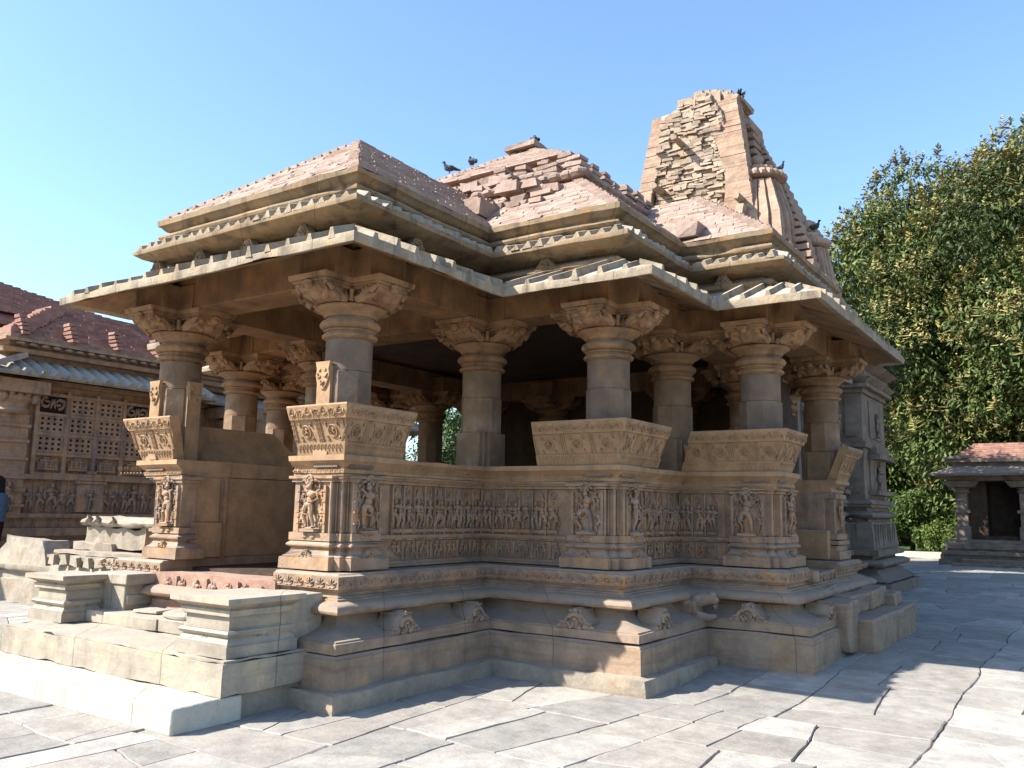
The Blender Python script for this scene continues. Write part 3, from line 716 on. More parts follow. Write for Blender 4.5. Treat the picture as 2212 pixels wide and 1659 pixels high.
# side-entrance inner reveal and front interior left wall panels
for b_ in ((a2-1.12, a2-1.09, SOP[0]-.6, SOP[0]-.02, 1.05, 1.9), (-3.02, OPEN_X0-.03, 1.02, 2.2, 1.05, 1.9)):
    rv = MB(); rv.box(*b_); part(rv, 'aisle_panel', M_seat)

# ------------------------------------------------------------ EAVES AND CORNICES
TIPZ = 3.775; SL = .40
ev = MB()
ev.sweep(OUT, [(-.47, TIPZ+.02+.70*SL*.9), (.24, TIPZ-.02), (.25, TIPZ-.015), (.257, TIPZ+.055), (.25, TIPZ+.07), (-.43, TIPZ+.07+.68*SL), (-.47, TIPZ+.09+.70*SL)], closed_path=True)
part(ev, 'sloping_eave', M_eave, sub=.16, rough=.010, rs=1.7, chip=.05)
sf = MB()
sf.sweep(OUT, [(-.465, TIPZ+.015+.70*SL*.9), (.16, TIPZ+.008), (.16, TIPZ+.02), (-.465, TIPZ+.05+.70*SL*.9)], closed_path=True)
for p, u, o, L in segs(offpath(OUT+[OUT[0]], 0)):
    fr = frame((p.x, p.y, 0), u, o)
    for s in (L*.2, L*.5, L*.8):
        sf.add([fr(s-.02, .15, TIPZ+.006), fr(s+.02, .15, TIPZ+.006), fr(s+.02, -.44, TIPZ+.0+.66*SL*.9), fr(s-.02, -.44, TIPZ+.0+.66*SL*.9),
                fr(s-.02, .15, TIPZ+.03), fr(s+.02, .15, TIPZ+.03), fr(s+.02, -.44, TIPZ+.05+.66*SL*.9), fr(s-.02, -.44, TIPZ+.05+.66*SL*.9)], [(0,1,2,3),(4,7,6,5),(0,4,5,1),(1,5,6,2),(2,6,7,3),(3,7,4,0)])
part(sf, 'eave_soffit', M_soffit)
def ribs(path, o1, o0, zt, sl, pitch, w_, h, name, m, wave=False, vis=None):
    mb = MB(); S = segs(path); n = len(S)
    for i, (p, u, o, L) in enumerate(S):
        if vis is not None and i not in vis: continue
        def turn(a, b):  # +1 convex, -1 re-entrant
            return 1 if S[a % n][1].cross(S[b % n][1]).z > 0 else -1
        cv0, cv1 = turn(i-1, i), turn(i, i+1)
        fr = frame((p.x, p.y, 0), u, o)
        lo = -o1*cv0; hi = L+o1*cv1; k = max(1, round((hi-lo)/pitch)); st = (hi-lo)/k
        for q in range(k+1):
            s = lo+q*st+random.uniform(-.01, .01)
            if q == 0: s = lo+w_*.8
            if q == k: s = hi-w_*.8
            ao, bo = o1, o0
            if cv0 > 0: bo = max(bo, o1-(s-lo)+.02)
            if cv1 > 0: bo = max(bo, o1-(hi-s)+.02)
            if cv0 < 0: pass
            if ao-bo < .03: continue
            z = lambda oo: zt+(o1-oo)*sl
            if not wave:
                cs_ = [(-w_*.9, -.03), (-w_*.45, h*.55), (-w_*.35, h), (w_*.35, h), (w_*.45, h*.55), (w_*.9, -.03)]
            else:
                cs_ = [(-st*.5, -.02), (-st*.25, h*.25), (-st*.02, h), (st*.12, h*.9), (st*.30, -.02)]
            c = len(cs_); hv = random.uniform(.6, 1.15)
            ao = ao-random.uniform(0, .018)
            a = [fr(s+x, ao+.004, z(ao)+zz*hv) for x, zz in cs_]+[fr(s+x, bo, z(bo)+zz*hv) for x, zz in cs_]
            mb.add(a, [tuple(range(c))[::-1], tuple(range(c, 2*c))]+[(j, (j+1) % c, (j+1) % c+c, j+c) for j in range(c)])
    return part(mb, name, m, rough=.004, rs=5)
OC = OUT+[OUT[0]]
ribs(OC, .252, -.43, TIPZ+.07, SL, .262, .048, .066, 'eave_rib', M_eave)
kp = MB()
kp.sweep(OUT, [(-.8, 4.0), (-.47, 4.0), (-.47, 4.15), (-.44, 4.165), (-.425, 4.175), (-.425, 4.205), (-.47, 4.235), (-.55, 4.24), (-.58, 4.28), (-.8, 4.28)], closed_path=True)
part(kp, 'lower_cornice', M_corn, sub=.5, rough=.005, chip=.02)
t2 = MB()
t2.sweep(OUT, [(-.8, 4.281), (-.60, 4.281), (-.595, 4.30), (-.52, 4.305), (-.50, 4.32), (-.40, 4.325), (-.33, 4.34), (-.26, 4.365), (-.25, 4.37), (-.243, 4.40), (-.25, 4.425), (-.46, 4.505), (-.5, 4.53), (-.8, 4.53)], closed_path=True)
part(t2, 'upper_eave', M_corn, sub=.2, rough=.009, rs=2.1, chip=.045)
ribs(OC, -.245, -.47, 4.425, .36, .15, .05, .055, 'wavy_eave_tile', M_eave, wave=True)
t3 = MB()
t3.sweep(OUT, [(-.8, 4.531), (-.50, 4.531), (-.49, 4.56), (-.445, 4.575), (-.432, 4.60), (-.44, 4.625), (-.48, 4.64), (-.53, 4.645), (-.53, 4.67), (-.50, 4.68), (-.475, 4.70), (-.455, 4.725), (-.435, 4.73), (-.425, 4.735), (-.42, 4.795), (-.8, 4.80)], closed_path=True)
part(t3, 'top_cornice', M_corn, sub=.2, rough=.010, rs=1.9, chip=.05)
kudus(OC, 4.19, .26, .19, -.42, .1, 'horseshoe_motif', M_corn, [(0, .13), (0, .35), (0, .57), (0, .80), (1, .42), (2, .45), (3, .4), (4, .45), (5, .2), (5, .5)])

# ------------------------------------------------------------ BRICK ROOFS
def brick_frustum(mb, x0, x1, y0, y1, z0, slope, h=.05, ztop=99, jit=.012, sides='SENW', bl=.23, erode=.05, tints=((.86, 1.1))):
    z = z0; i = 0; tr = h/slope*.72
    def bk(a0, a1, z_, o, base, sx, ax, t0=.14):
        t_ = tr*.12 if (sx > 0) else tr
        zt = z_+h-.004; i0, i1 = base+sx*o, base-sx*t0; q0, q1 = base+sx*(o-t_), base-sx*t0
        J = lambda: random.uniform(-.003, .003)
        if ax == 'x': mb.hexa([(a0+J(), i0, z_), (a1+J(), i0, z_), (a0, i1, z_), (a1, i1, z_), (a0+J(), q0+J(), zt), (a1+J(), q0+J(), zt), (a0, q1, zt), (a1, q1, zt)])
        else: mb.hexa([(i0, a0+J(), z_), (i0, a1+J(), z_), (i1, a0, z_), (i1, a1, z_), (q0+J(), a0+J(), zt), (q0+J(), a1+J(), zt), (q1, a0, zt), (q1, a1, zt)])
    while z < ztop:
        ins = (z-z0)/slope
        X0, X1, Y0, Y1 = x0+ins, x1-ins, y0+ins, y1-ins
        if X1-X0 < .29 or Y1-Y0 < .29: break
        mb.cur = (.8, .78, .76); mb.box(X0+.05, X1-.05, Y0+.05, Y1-.05, z, z+h)
        for sd in sides:
            a, b = (X0, X1) if sd in 'SN' else (Y0, Y1)
            s = a-random.uniform(0, bl*.5)*0
            while s < b-.02:
                l = min(random.uniform(bl*.7, bl*1.25), b-s)
                if b-s-l < .06: l = b-s
                o = random.uniform(-jit, jit)
                if random.random() < erode: o -= random.uniform(.02, .05)
                dz = random.uniform(-.003, .003)
                t = random.uniform(*tints); mb.cur = (t*random.uniform(.97, 1.04), t*random.uniform(.94, 1.02), t*random.uniform(.92, 1.02))
                g = .003
                if sd == 'S': bk(s+g, s+l-g, z+dz, o, Y0, -1, 'x')
                elif sd == 'N': bk(s+g, s+l-g, z+dz, o, Y1, 1, 'x')
                elif sd == 'E': bk(s+g, s+l-g, z+dz, o, X1, 1, 'y')
                else: bk(s+g, s+l-g, z+dz, o, X0, -1, 'y')
                s += l
        z += h; i += 1
    mb.cur = (1, 1, 1)
ZR = 4.80; o_ = .45
pb = MB(); brick_frustum(pb, -W+o_, -o_, o_, 6.0, ZR, .775, sides='SEW'); part(pb, 'porch_roof', M_brick)
pb = MB(); brick_frustum(pb, mx(a2)+o_, a2-o_, b1+o_, my(b1)-o_, ZR, .775, sides='SEWN'); part(pb, 'transept_roof', M_brick)
pb = MB()
brick_frustum(pb, mx(a1)+o_, a1-o_, b0+o_, my(b0)-o_, ZR, .785, ztop=5.70)
hx = a1-xc
def ring_at(of, z0, z1, erode=.05, tints=(.86, 1.1), jit=.012, h=.05):
    brick_frustum(pb, xc-hx+of, xc+hx-of, yc-hx+of, yc+hx-of, z0, 50, ztop=z1-.01, erode=erode, tints=tints, jit=jit, h=h)
# recessed drum with rows of miniature shrines (kuta rows), then the capping slab
ring_at(1.62, 5.70, 5.80, erode=.3, jit=.03); ring_at(1.74, 5.80, 5.90, jit=.03); ring_at(1.95, 5.90, 6.12, erode=.3, jit=.03); ring_at(2.25, 6.12, 6.33, erode=.4, jit=.03)
brick_frustum(pb, xc-hx+2.12, xc+hx-2.12, yc-hx+2.12, yc+hx-2.12, 6.33, .64, h=.045, erode=.02, jit=.006)
part(pb, 'main_roof', M_brick)
kt = MB()
rk = random.Random(11)
def kuta(x, y, z, s):
    kt.cur = (rk.uniform(.8, 1.02),)*3
    for hz, r in ((0, 1), (.35, .8), (.55, .95), (.8, .6), (1.0, .78), (1.2, .42)):
        kt.box(x-.11*s*r, x+.11*s*r, y-.11*s*r, y+.11*s*r, z+.16*hz*s, z+.16*(hz+.24)*s, j=.012)
for of, z, s in ((1.60, 5.73, 1.15), (1.92, 5.95, 1.1)):
    lo, hi = yc-hx+of, yc+hx-of; n = int((hi-lo)/.30)
    for i in range(n+1):
        y = lo+(hi-lo)*i/n
        if rk.random() < .92: kuta(xc+hx-of, y, z, s*rk.uniform(.8, 1.1))
    lo, hi = xc-hx+of, xc+hx-of; n = int((hi-lo)/.32)
    for i in range(n+1):
        x = lo+(hi-lo)*i/n
        t = (x-lo)/(hi-lo)
        if rk.random() < (.95 if t > .62 else .35): kuta(x, yc-hx+of, z, s*rk.uniform(.75, 1.1))
        elif rk.random() < .8:
            for q in range(3):
                l = rk.uniform(.12, .35); kt.cur = (rk.uniform(.85, 1.08),)*3
                xx, yy = x+rk.uniform(-.15, .15), yc-hx+of-rk.uniform(-.05, .08); zz = z+rk.uniform(-.15, .18)
                kt.box(xx, xx+l, yy, yy+.25, zz, zz+rk.uniform(.05, .12), j=.03)
for of, z in ((1.50, 5.665), (1.82, 5.90)):
    for i in range(26):
        t = i/25
        kt.cur = (rk.uniform(.8, 1.0),)*3
        y = yc-hx+of+t*2*(hx-of); kt.lathe(xc+hx-of-.02, y, [(.09, z-.02), (.13, z+.02), (.13, z+.055), (.09, z+.09)], 8)
        if t > .6 or rk.random() < .4:
            x = xc-hx+of+t*2*(hx-of); kt.lathe(x, yc-hx+of+.02, [(.09, z-.02), (.13, z+.02), (.13, z+.055), (.09, z+.09)], 8)
# fallen and projecting blocks on the lower slope
for x, y_of, z, sx, sz in ((-2.0, 1.15, 5.42, .5, .1), (-1.3, 1.05, 5.36, .34, .08), (-2.9, .9, 5.2, .45, .15), (-.9, 1.3, 5.55, .3, .12), (-3.4, 1.5, 5.72, .5, .14), (-1.7, 1.8, 5.9, .45, .14), (-.55, 1.38, 5.58, .22, .1), (-2.5, 1.45, 5.6, .6, .1)):
    kt.cur = (.95, .93, .9); kt.box(x, x+sx, yc-hx+y_of-.12, yc-hx+y_of+.35, z, z+sz, j=.03)
for i in range(150):
    yo = rk.uniform(.95, 2.0); x = xc+rk.uniform(-.97, .93)*(hx-yo-.1)-.1; z = ZR+.785*(yo-.45)-.02
    t = rk.uniform(.82, 1.08); kt.cur = (t, t*.97, t*.94)
    l = rk.uniform(.08, .3); kt.box(x, x+l, yc-hx+yo-rk.uniform(.02, .10), yc-hx+yo+.3, z, z+rk.uniform(.03, .10), j=.02)
for x, z in ((-.95, 5.06), ): kt.box(x, x+.22, yc-hx+.62, yc-hx+1.1, z, z+.22, j=.02)
kt2 = MB(); kt2.box(a1-.50, a1-.26, b1+o_-.02, b1+1.2, ZR+.05, ZR+.27, j=.03); part(kt2, 'projecting_block', M_brick)
kt2 = MB(); kt2.box(xc-.3, xc+.25, yc-.3, yc+.2, 7.20, 7.30, j=.03); kt2.box(xc-.1, xc+.2, yc-.2, yc+.1, 7.29, 7.34, j=.02); part(kt2, 'apex_stone', M_brick)
kt.cur = (1, 1, 1)
part(kt, 'kuta_row', M_brick, rough=.012, rs=6)

# ------------------------------------------------------------ SANCTUM AND SPIRE
scx, scy = xc, 14.6
def stepplan(h, dp=(0, .22, .45, .72)):
    """right half of a stepped star plan, mirrored; h half width"""
    k = [(.34, 0), (.34, .14), (.56, .14), (.56, .30), (.70, .30), (.70, .44), (.86, .44), (.86, .66), (1.0, .66), (1.0, 1.34), (.86, 1.34), (.86, 1.56), (.70, 1.56), (.70, 1.70), (.56, 1.70), (.56, 1.86), (.34, 1.86), (.34, 2)]
    r = [(scx+x*h, scy-h+y*h) for x, y in k]; l = [(2*scx-x, y) for x, y in r][::-1]
    return r+l
sw = MB(); H = 3.2
def lay(z0, z1, e0, e1=None): sw.prism(stepplan(H), z0, z1, e0, e0 if e1 is None else e1)
lay(-.1, .32, .52, .50); lay(.321, .36, .40)
for i in range(6): t = i/6; t1 = (i+1)/6; lay(.36+.2*t, .36+.2*t1, .48-.30*t**.6, .48-.30*t1**.6)
lay(.561, .60, .12); 
for i, (e, f) in enumerate(((.26, .34), (.34, .36), (.36, .34), (.34, .24))): lay(.60+.04*i, .60+.04*(i+1), e, f)
lay(.761, .83, .10); lay(.831, .95, .26); lay(.951, 1.0, .16)
lay(1.0, 1.5, .17, .11); lay(1.501, 1.56, .03)
for i, (e, f) in enumerate(((.06, .14), (.14, .16), (.16, .14), (.14, .06))): lay(1.56+.04*i, 1.56+.04*(i+1), e, f)
lay(1.721, 1.80, .02); lay(1.801, 1.86, .12); lay(1.861, 1.95, .16, .12); lay(1.951, 3.02, 0); lay(3.021, 3.14, .05); lay(3.141, 4.15, 0); lay(4.151, 4.25, .05); lay(4.251, 4.33, .16); lay(4.331, 4.45, .10, .24); lay(4.451, 4.6, .1); lay(4.601, 4.75, .05, .3); lay(4.751, 4.95, .1)
for i, (x, y) in enumerate(stepplan(H)[:10]):
    pass
S = segs(stepplan(H)[:11])
for i, (p, u, o, L) in enumerate(S):
    if L < .3: continue
    fr = frame((p.x, p.y, 0), u, o)
    sw.box(L*.2, L*.8, -.02, .035, 2.1, 2.95, fr=fr); sw.box(L*.25, L*.75, -.02, .035, 3.25, 4.05, fr=fr)
    for q in range(int(L/.12)): sw.box(.03+q*.12, .09+q*.12, -.02, .17-.03*(q % 2), 1.03, 1.46, fr=fr, j=.008)
    if o.x > .5:
        sw.box(L*.15, L*.85, 0, .2, 2.05, 2.14, fr=fr); sw.box(L*.15, L*.85, 0, .24, 2.80, 2.9, fr=fr); sw.box(L*.22, L*.78, 0, .16, 2.9, 3.05, fr=fr)
        figure(sw, (lambda a, b, z, L=L, fr=fr: fr(a+L*.5, b+.03, z+2.18)), .6, i, True)
        figure(sw, (lambda a, b, z, L=L, fr=fr: fr(a+L*.5, b+.03, z+3.3)), .5, i+20, True)
sw.prism([(xc+2.3, my(b0)-.3), (xc+2.3, 12.2), (xc-2.3, 12.2), (xc-2.3, my(b0)-.3)], -.05, 4.7)
part(sw, 'sanctum_wall', M_grey, rough=.015, rs=1.8, sub=.5, chip=.03)
# spire
spm = MB()
HW = [(4.9, 2.95), (5.6, 2.85), (6.4, 2.68), (7.2, 2.45), (8.0, 2.15), (8.8, 1.82), (9.6, 1.45), (10.2, 1.15), (10.7, .92)]
def hw(z, T=HW):
    for (z0, h0), (z1, h1) in zip(T, T[1:]):
        if z <= z1: return h0+(h1-h0)*(z-z0)/(z1-z0)
    return T[-1][1]
def shaftlevels(mb, plan, z0, z1, h, T, cx, cy, jit=.0):
    z = z0; prev = None
    while z < z1:
        a, b = hw(z, T), hw(min(z+h, z1), T)
        p0 = [(cx+x*a, cy+y*a) for x, y in plan]; p1 = [(cx+x*b, cy+y*b) for x, y in plan]
        n = len(p0); t = random.uniform(.92, 1.06); mb.cur = (t, t*.985, t*.97)
        mb.add([(*p, z) for p in p0]+[(*p, min(z+h, z1)-.002) for p in p1], [tuple(range(n))[::-1], tuple(range(n, 2*n))]+[(i, (i+1) % n, (i+1) % n+n, i+n) for i in range(n)])
        z += h
    mb.cur = (1, 1, 1)
KP = [(.30, -1), (.30, -.9), (.34, -.9), (.34, -.96), (.58, -.96), (.58, -.84), (.64, -.84), (.64, -.88), (.86, -.88), (.88, -.64), (.84, -.64), (.84, -.58), (.96, -.58), (.96, -.34), (.9, -.34), (.9, -.30), (1, -.30)]
KP = [(x*.93, y*.93) for x, y in KP]
KPF = KP+[(x, -y) for x, y in KP[::-1]]+[(-x, -y) for x, y in KP]+[(-x, y) for x, y in KP[::-1]]
shaftlevels(spm, KPF, 4.9, 10.7, .24, HW, scx, scy)
# corner cushion discs down the latina spire
for z in np.arange(5.1, 10.2, .19):
    a = hw(z)
    for sx, sy in ((.74, -.74), (.74, .74), (.86, -.61)):
        spm.box(scx+(sx-.1)*a, scx+(sx+.13)*a, scy+(sy-.12)*a, scy+(sy+.08)*a, z, z+.11, j=.01)
part(spm, 'spire_shaft', M_spire, rough=.012, rs=3)
# projecting front face (broken gable) of the spire
fy = 12.30
prof = [(7.0, 1.50), (8.0, 1.44), (9.0, 1.30), (10.0, 1.14), (10.69, 1.03)]
for sgn in (-1, 1):
    ff = MB(); z = 7.0; rb_ = random.Random(8+sgn); zmax = 10.86 if sgn > 0 else 10.84
    while z < zmax:
        z1 = min(z+.072, zmax); h0, h1 = hw(z, prof), hw(z1, prof); y0 = fy+(z-7.9)*.10+rb_.uniform(-.012, .012)
        t = rb_.uniform(.9, 1.06); ff.cur = (t, t*rb_.uniform(.96, 1.0), t*rb_.uniform(.93, .99))
        if sgn < 0: xa, xb = scx-h0+rb_.uniform(-.008, .008), scx-h0*(.68+.06*math.sin(z*3))
        else: xa, xb = scx+h0*(.52+.08*math.sin(z*2.2+1)), scx+h0+rb_.uniform(-.008, .008)
        ff.box(xa, xb, y0, y0+.38, z, z1-.004, j=.004)
        ff.box(min(xa, xb-.1)+.02, xb-.10, y0+.3, y0+2.1, z, z1-.004, j=.004)
        if sgn > 0 and z < 10.5 and int((z-7)/.072) % 3 == 0: ff.box(xb-.3, xb+.06, y0+.62, y0+1.15, z, z+.11, j=.012)
        z += .072
    part(ff, 'spire_front_band', M_spire, rough=.006, rs=3)
rb = MB(); rk = random.Random(4)
rb.hexa([(scx-1.3, fy+.25, 6.6), (scx+1.05, fy+.25, 6.6), (scx-1.2, fy+2, 6.6), (scx+1.0, fy+2, 6.6), (scx-.72, fy+.42, 10.70), (scx+.6, fy+.42, 10.75), (scx-.75, fy+2, 10.75), (scx+.6, fy+2, 10.75)])
z = 6.6
while z < 11.1:
    f_ = (z-6.6)/4.1; x = scx-1.06+.27*f_; xe = scx+1.0-.42*f_+.12*math.sin(z*5)
    if z > 10.80: x = scx-.34
    h = rk.uniform(.035, .09)
    while x < xe:
        l = rk.uniform(.08, .38); o = noise.noise(Vector((x*1.1, z*.9, 0)))*.17+noise.noise(Vector((x*3, z*4, 5)))*.09+rk.uniform(-.025, .025)
        rb.cur = (rk.uniform(.9, 1.08),)*3
        rb.box(x, min(x+l, xe), fy+.16+.04*f_-o, fy+1.2, z, z+h*.94, j=.018); x += l+.006
    z += h
for x, z in ((-2.25, 10.0), (-2.75, 8.95), (-1.95, 8.2), (-.85, 8.35)):
    rb.tube([(x, fy+.4, z), (x+.02, fy-.32, z-.02)], [.09, .075], 7)
for x, z in ((-.9, 8.05), (-1.0, 7.9)): rb.box(x, x+.18, fy-.25, fy+.3, z-.25, z+.1, j=.03)
# crowning rubble
for i in range(150):
    a = rk.random()*6.28; r = rk.random()**.5; x = scx+.17+r*.62*math.cos(a); y = fy+.85+r*.6*math.sin(a); z = 10.93+.40*math.sqrt(max(0, 1-r*r*.9))*rk.uniform(.75, 1)
    q = rk.uniform(.06, .15); rb.box(x-q, x+q, y-q, y+q, z-.5, z, j=.04)
for i in range(7): rb.box(scx+.2+i*.1, scx+.5+i*.1, fy+.3+rk.random()*.2, fy+1.3, 10.85, 11.16-i*.035, j=.04)
rb.cur = (1, 1, 1)
part(rb, 'eroded_spire_face', M_plaster, rough=.035, rs=5)
# subsidiary spirelets with ribbed discs
def spirelet(cx, cy, z0, zt, r0, r1, R_, stepn=8):
    m = MB(); T = [(z0, r0), (z0+(zt-z0)*.4, r0*.98), (z0+(zt-z0)*.75, r0*.86), (zt, r1)]
    shaftlevels(m, KPF, z0, zt, .2, T, cx, cy)
    m.lathe(cx, cy, [(R_*.62, zt), (R_*.6, zt+.06)], 24)
    m.lathe(cx, cy, [(R_*.8, zt+.055), (R_*.97, zt+.10), (R_, zt+.16), (R_*.95, zt+.22), (R_*.75, zt+.27)], 72, fn=lambda a: 1+.05*math.cos(24*a))
    m.lathe(cx, cy, [(R_*.6, zt+.265), (R_*.66, zt+.31), (R_*.66, zt+.36), (R_*.5, zt+.41), (R_*.2, zt+.42)], 72, fn=lambda a: 1+.04*math.cos(18*a))
    m.lathe(cx, cy, [(.08, zt+.41), (.17, zt+.5), (.19, zt+.6), (.15, zt+.68), (.05, zt+.74)], 16)
    return part(m, 'spirelet', M_spire, rough=.012, rs=4)
spirelet(-.72, 13.1, 5.4, 8.85, 1.0, .54, .64)
spirelet(.20, 13.7, 4.9, 7.35, .62, .42, .46)
spirelet(-.35, 14.9, 5.0, 8.0, .7, .45, .5)

# ------------------------------------------------------------ FRONT STEPS
st = MB(); st.box(-3.7, -.345, -1.205, -.60, -.05, .186); part(st, 'white_step', M_white, bev=.02, sub=.2, rough=.007, chip=.03)
st = MB(); st.box(-3.66, -.355, -.80, .35, .19, .425); st.box(-3.65, -.37, -.78, .35, .426, .446); part(st, 'broad_step', M_step, bev=.022, sub=.16, rough=.009, rs=4, chip=.06)
st = MB(); st.box(-3.62, -.40, -.60, .3, -.05, .188); part(st, 'step_footing', M_ruin, sub=.2, rough=.02, chip=.05)
st = MB(); st.box(-3.26, -2.1, -.20, .45, .447, .56); st.box(-2.095, -1.05, -.19, .45, .447, .565)
st.lathe(-1.95, .22, [(.38, .566), (.38, .60), (.33, .612), (.2, .615)], 32)
st.box(-2.75, -2.35, -.03, .2, .566, .60, j=.01)
part(st, 'moonstone_slab', M_step, bev=.012, sub=.3, rough=.008, chip=.03)
th = MB(); th.box(OPEN_X0-.05, OPEN_X1+.05, .30, .75, .56, .925, j=.01)
th.box(OPEN_X0-.04, OPEN_X1+.05, .27, .32, .56, .66, j=.004)
for i in range(7):
    x = OPEN_X0+.1+i*.235
    fr = frame((x+.1, .30, 0), (1, 0, 0), (0, -1, 0)); figure(th, (lambda a, b, z, fr=fr: fr(a, b, z+.67)), .22, 40+i, base=False)
    if i % 2: th.box(x-.03, x+.02, .262, .31, .66, .9, j=.004)
    th.ell(fr, (.05, .01, .74), (.04, .03, .05)); th.ell(fr, (-.05, .01, .82), (.035, .025, .04))
part(th, 'carved_threshold', M_pink, rough=.008, rs=6, sub=.25, chip=.02)
def balustrade(x0, x1, y0, y1, m=None, name='stair_pedestal'):
    mb = MB(); P = [(x0, y0), (x1, y0), (x1, y1), (x0, y1)]
    lays = [(.447, .535, .0, 0), (.5355, .55, -.012, -.012), (.5505, .585, -.015, -.045), (.5855, .60, -.045, -.045), (.6005, .625, -.03, -.012), (.6255, .645, -.012, -.03), (.6455, .655, -.05, -.05),
            (.6555, .745, -.06, -.06), (.7455, .755, -.045, -.045), (.7555, .80, -.025, -.025), (.8005, .81, -.04, -.04), (.8105, .85, -.035, .03), (.8505, .893, .04, .04)]
    for z0, z1, e0, e1 in lays: mb.prism(P, z0, z1, e0, e1)
    L = x1-x0
    kudu(mb, frame(((x0+x1)/2, y0+.045, .575), (1, 0, 0), (0, -1, 0)), .16, .06, .05)
    kudu(mb, frame((x1-.045, (y0+y1)/2, .575), (0, 1, 0), (1, 0, 0)), .20, .065, .05)
    part(mb, name, m or M_step, rough=.004, rs=4)
balustrade(-1.07, -.42, -.72, -.02); balustrade(-3.90, -3.27, -.44, -.02)
wl = MB()
wl.box(-1.0, -.475, -.16, .30, .46, .872); part(wl, 'stair_flank_wall', M_step, bev=.012, sub=.3, rough=.005, chip=.02); wl = MB()
wl.box(-3.84, -3.33, -.16, .05, .46, .872); wl.box(-3.45, -2.95, .0, .55, .446, .895); wl.box(-3.5, -2.90, -.02, .6, .80, .905)
wl.box(-3.44, -2.93, .02, .5, .60, .70)
part(wl, 'stair_flank_wall', M_step, bev=.012, sub=.3, rough=.005, chip=.02)

# ------------------------------------------------------------ SIDE STEPS
st = MB(); st.box(2.30, 2.98, 5.30, 6.55, .02, .47); st.box(2.30, 2.985, 6.556, 7.85, .02, .465)
part(st, 'side_step', M_base, bev=.03, sub=.2, rough=.012, rs=2, chip=.04)
st = MB(); st.box(2.2, 2.80, 4.86, 5.30, .12, .66, j=.03); st.box(2.1, 2.72, 5.33, 6.3, .47, .70, j=.02); st.box(2.1, 2.74, 6.33, 7.2, .466, .71, j=.02); st.box(2.6, 2.85, 7.2, 7.7, .466, .62, j=.02)
st.box(2.05, 2.52, 5.1, 6.4, .70, .765, j=.015); st.box(2.1, 2.5, 4.9, 5.5, .66, .80, j=.03)
part(st, 'broken_side_step', M_base, bev=.02, sub=.18, rough=.02, rs=3, chip=.06)
th = MB(); th.box(1.9, 2.36, 4.98, 6.30, .76, .95, j=.02)
fr = frame((2.36, 5.0, 0), (0, 1, 0), (1, 0, 0))
for i in range(7): figure(th, (lambda a, b, z, i=i: fr(a+.1+i*.17, b, z+.74)), .19, 60+i, base=False)
th.box(1.9, 2.44, 4.86, 5.12, .871, 1.0, j=.015)
part(th, 'side_threshold', M_frieze, rough=.01, rs=5, sub=.2, chip=.04)

# ------------------------------------------------------------ PAVEMENT, GROUND
gm = MB()
gm.add([(-400, -300, -.14), (400, -300, -.14), (400, 900, -.14), (-400, 900, -.14)], [(0, 1, 2, 3)])
g = struct(gm.build('ground', M_earth))
mm = MB(); nx = 40
vs = []; fs = []
for j in range(nx+1):
    for i in range(nx+1):
        x = -20+35*i/nx; y = -9+42*j/nx; vs.append((x, y, gz(x, y)-.013))
for j in range(nx):
    for i in range(nx): a = j*(nx+1)+i; fs.append((a, a+1, a+nx+2, a+nx+1))
mm.add(vs, fs); struct(mm.build('pavement_bed', M_soil))
pv = MB(); rk = random.Random(21)
def jn(a, b, s): return noise.noise(Vector((a*1.1, b*1.1, s)))*.045+noise.noise(Vector((a*4.3, b*4.3, s+3)))*.022
def area(P): return abs(sum(P[i][0]*P[(i+1) % len(P)][1]-P[(i+1) % len(P)][0]*P[i][1] for i in range(len(P))))/2
def cut(P, c, nrm):
    A = []; B = []
    for i in range(len(P)):
        p, q = P[i], P[(i+1) % len(P)]; dp = (p[0]-c[0])*nrm[0]+(p[1]-c[1])*nrm[1]; dq = (q[0]-c[0])*nrm[0]+(q[1]-c[1])*nrm[1]
        (A if dp >= 0 else B).append(p)
        if dp*dq < 0:
            t = dp/(dp-dq); x = (p[0]+(q[0]-p[0])*t, p[1]+(q[1]-p[1])*t); A.append(x); B.append(x)
    return A, B
stones = []; stack = [[(-21, -9), (3.9, -9), (4.3, 33), (-21, 33)], [(3.9, -9), (15, -9), (15, 33), (4.3, 33)]]
while stack:
    P = stack.pop(); xs_ = [p[0] for p in P]; ys_ = [p[1] for p in P]; w_, h_ = max(xs_)-min(xs_), max(ys_)-min(ys_)
    cxm = sum(xs_)/len(P); cym = sum(ys_)/len(P); near = cym < 9 and cxm > -7
    lim = rk.uniform(.34, .95) if near else rk.uniform(.6, 1.6)
    if area(P) < lim: stones.append(P); continue
    a = rk.gauss(0, .07) if rk.random() < .85 else rk.uniform(-.5, .5)
    if w_ > h_*rk.uniform(.55, .95): nrm = (math.cos(a), math.sin(a))
    else: nrm = (-math.sin(a), math.cos(a))
    c = (cxm+rk.uniform(-.14, .14)*w_, cym+rk.uniform(-.14, .14)*h_)
    A, B = cut(P, c, nrm)
    if len(A) < 3 or len(B) < 3: stones.append(P); continue
    stack += [A, B]
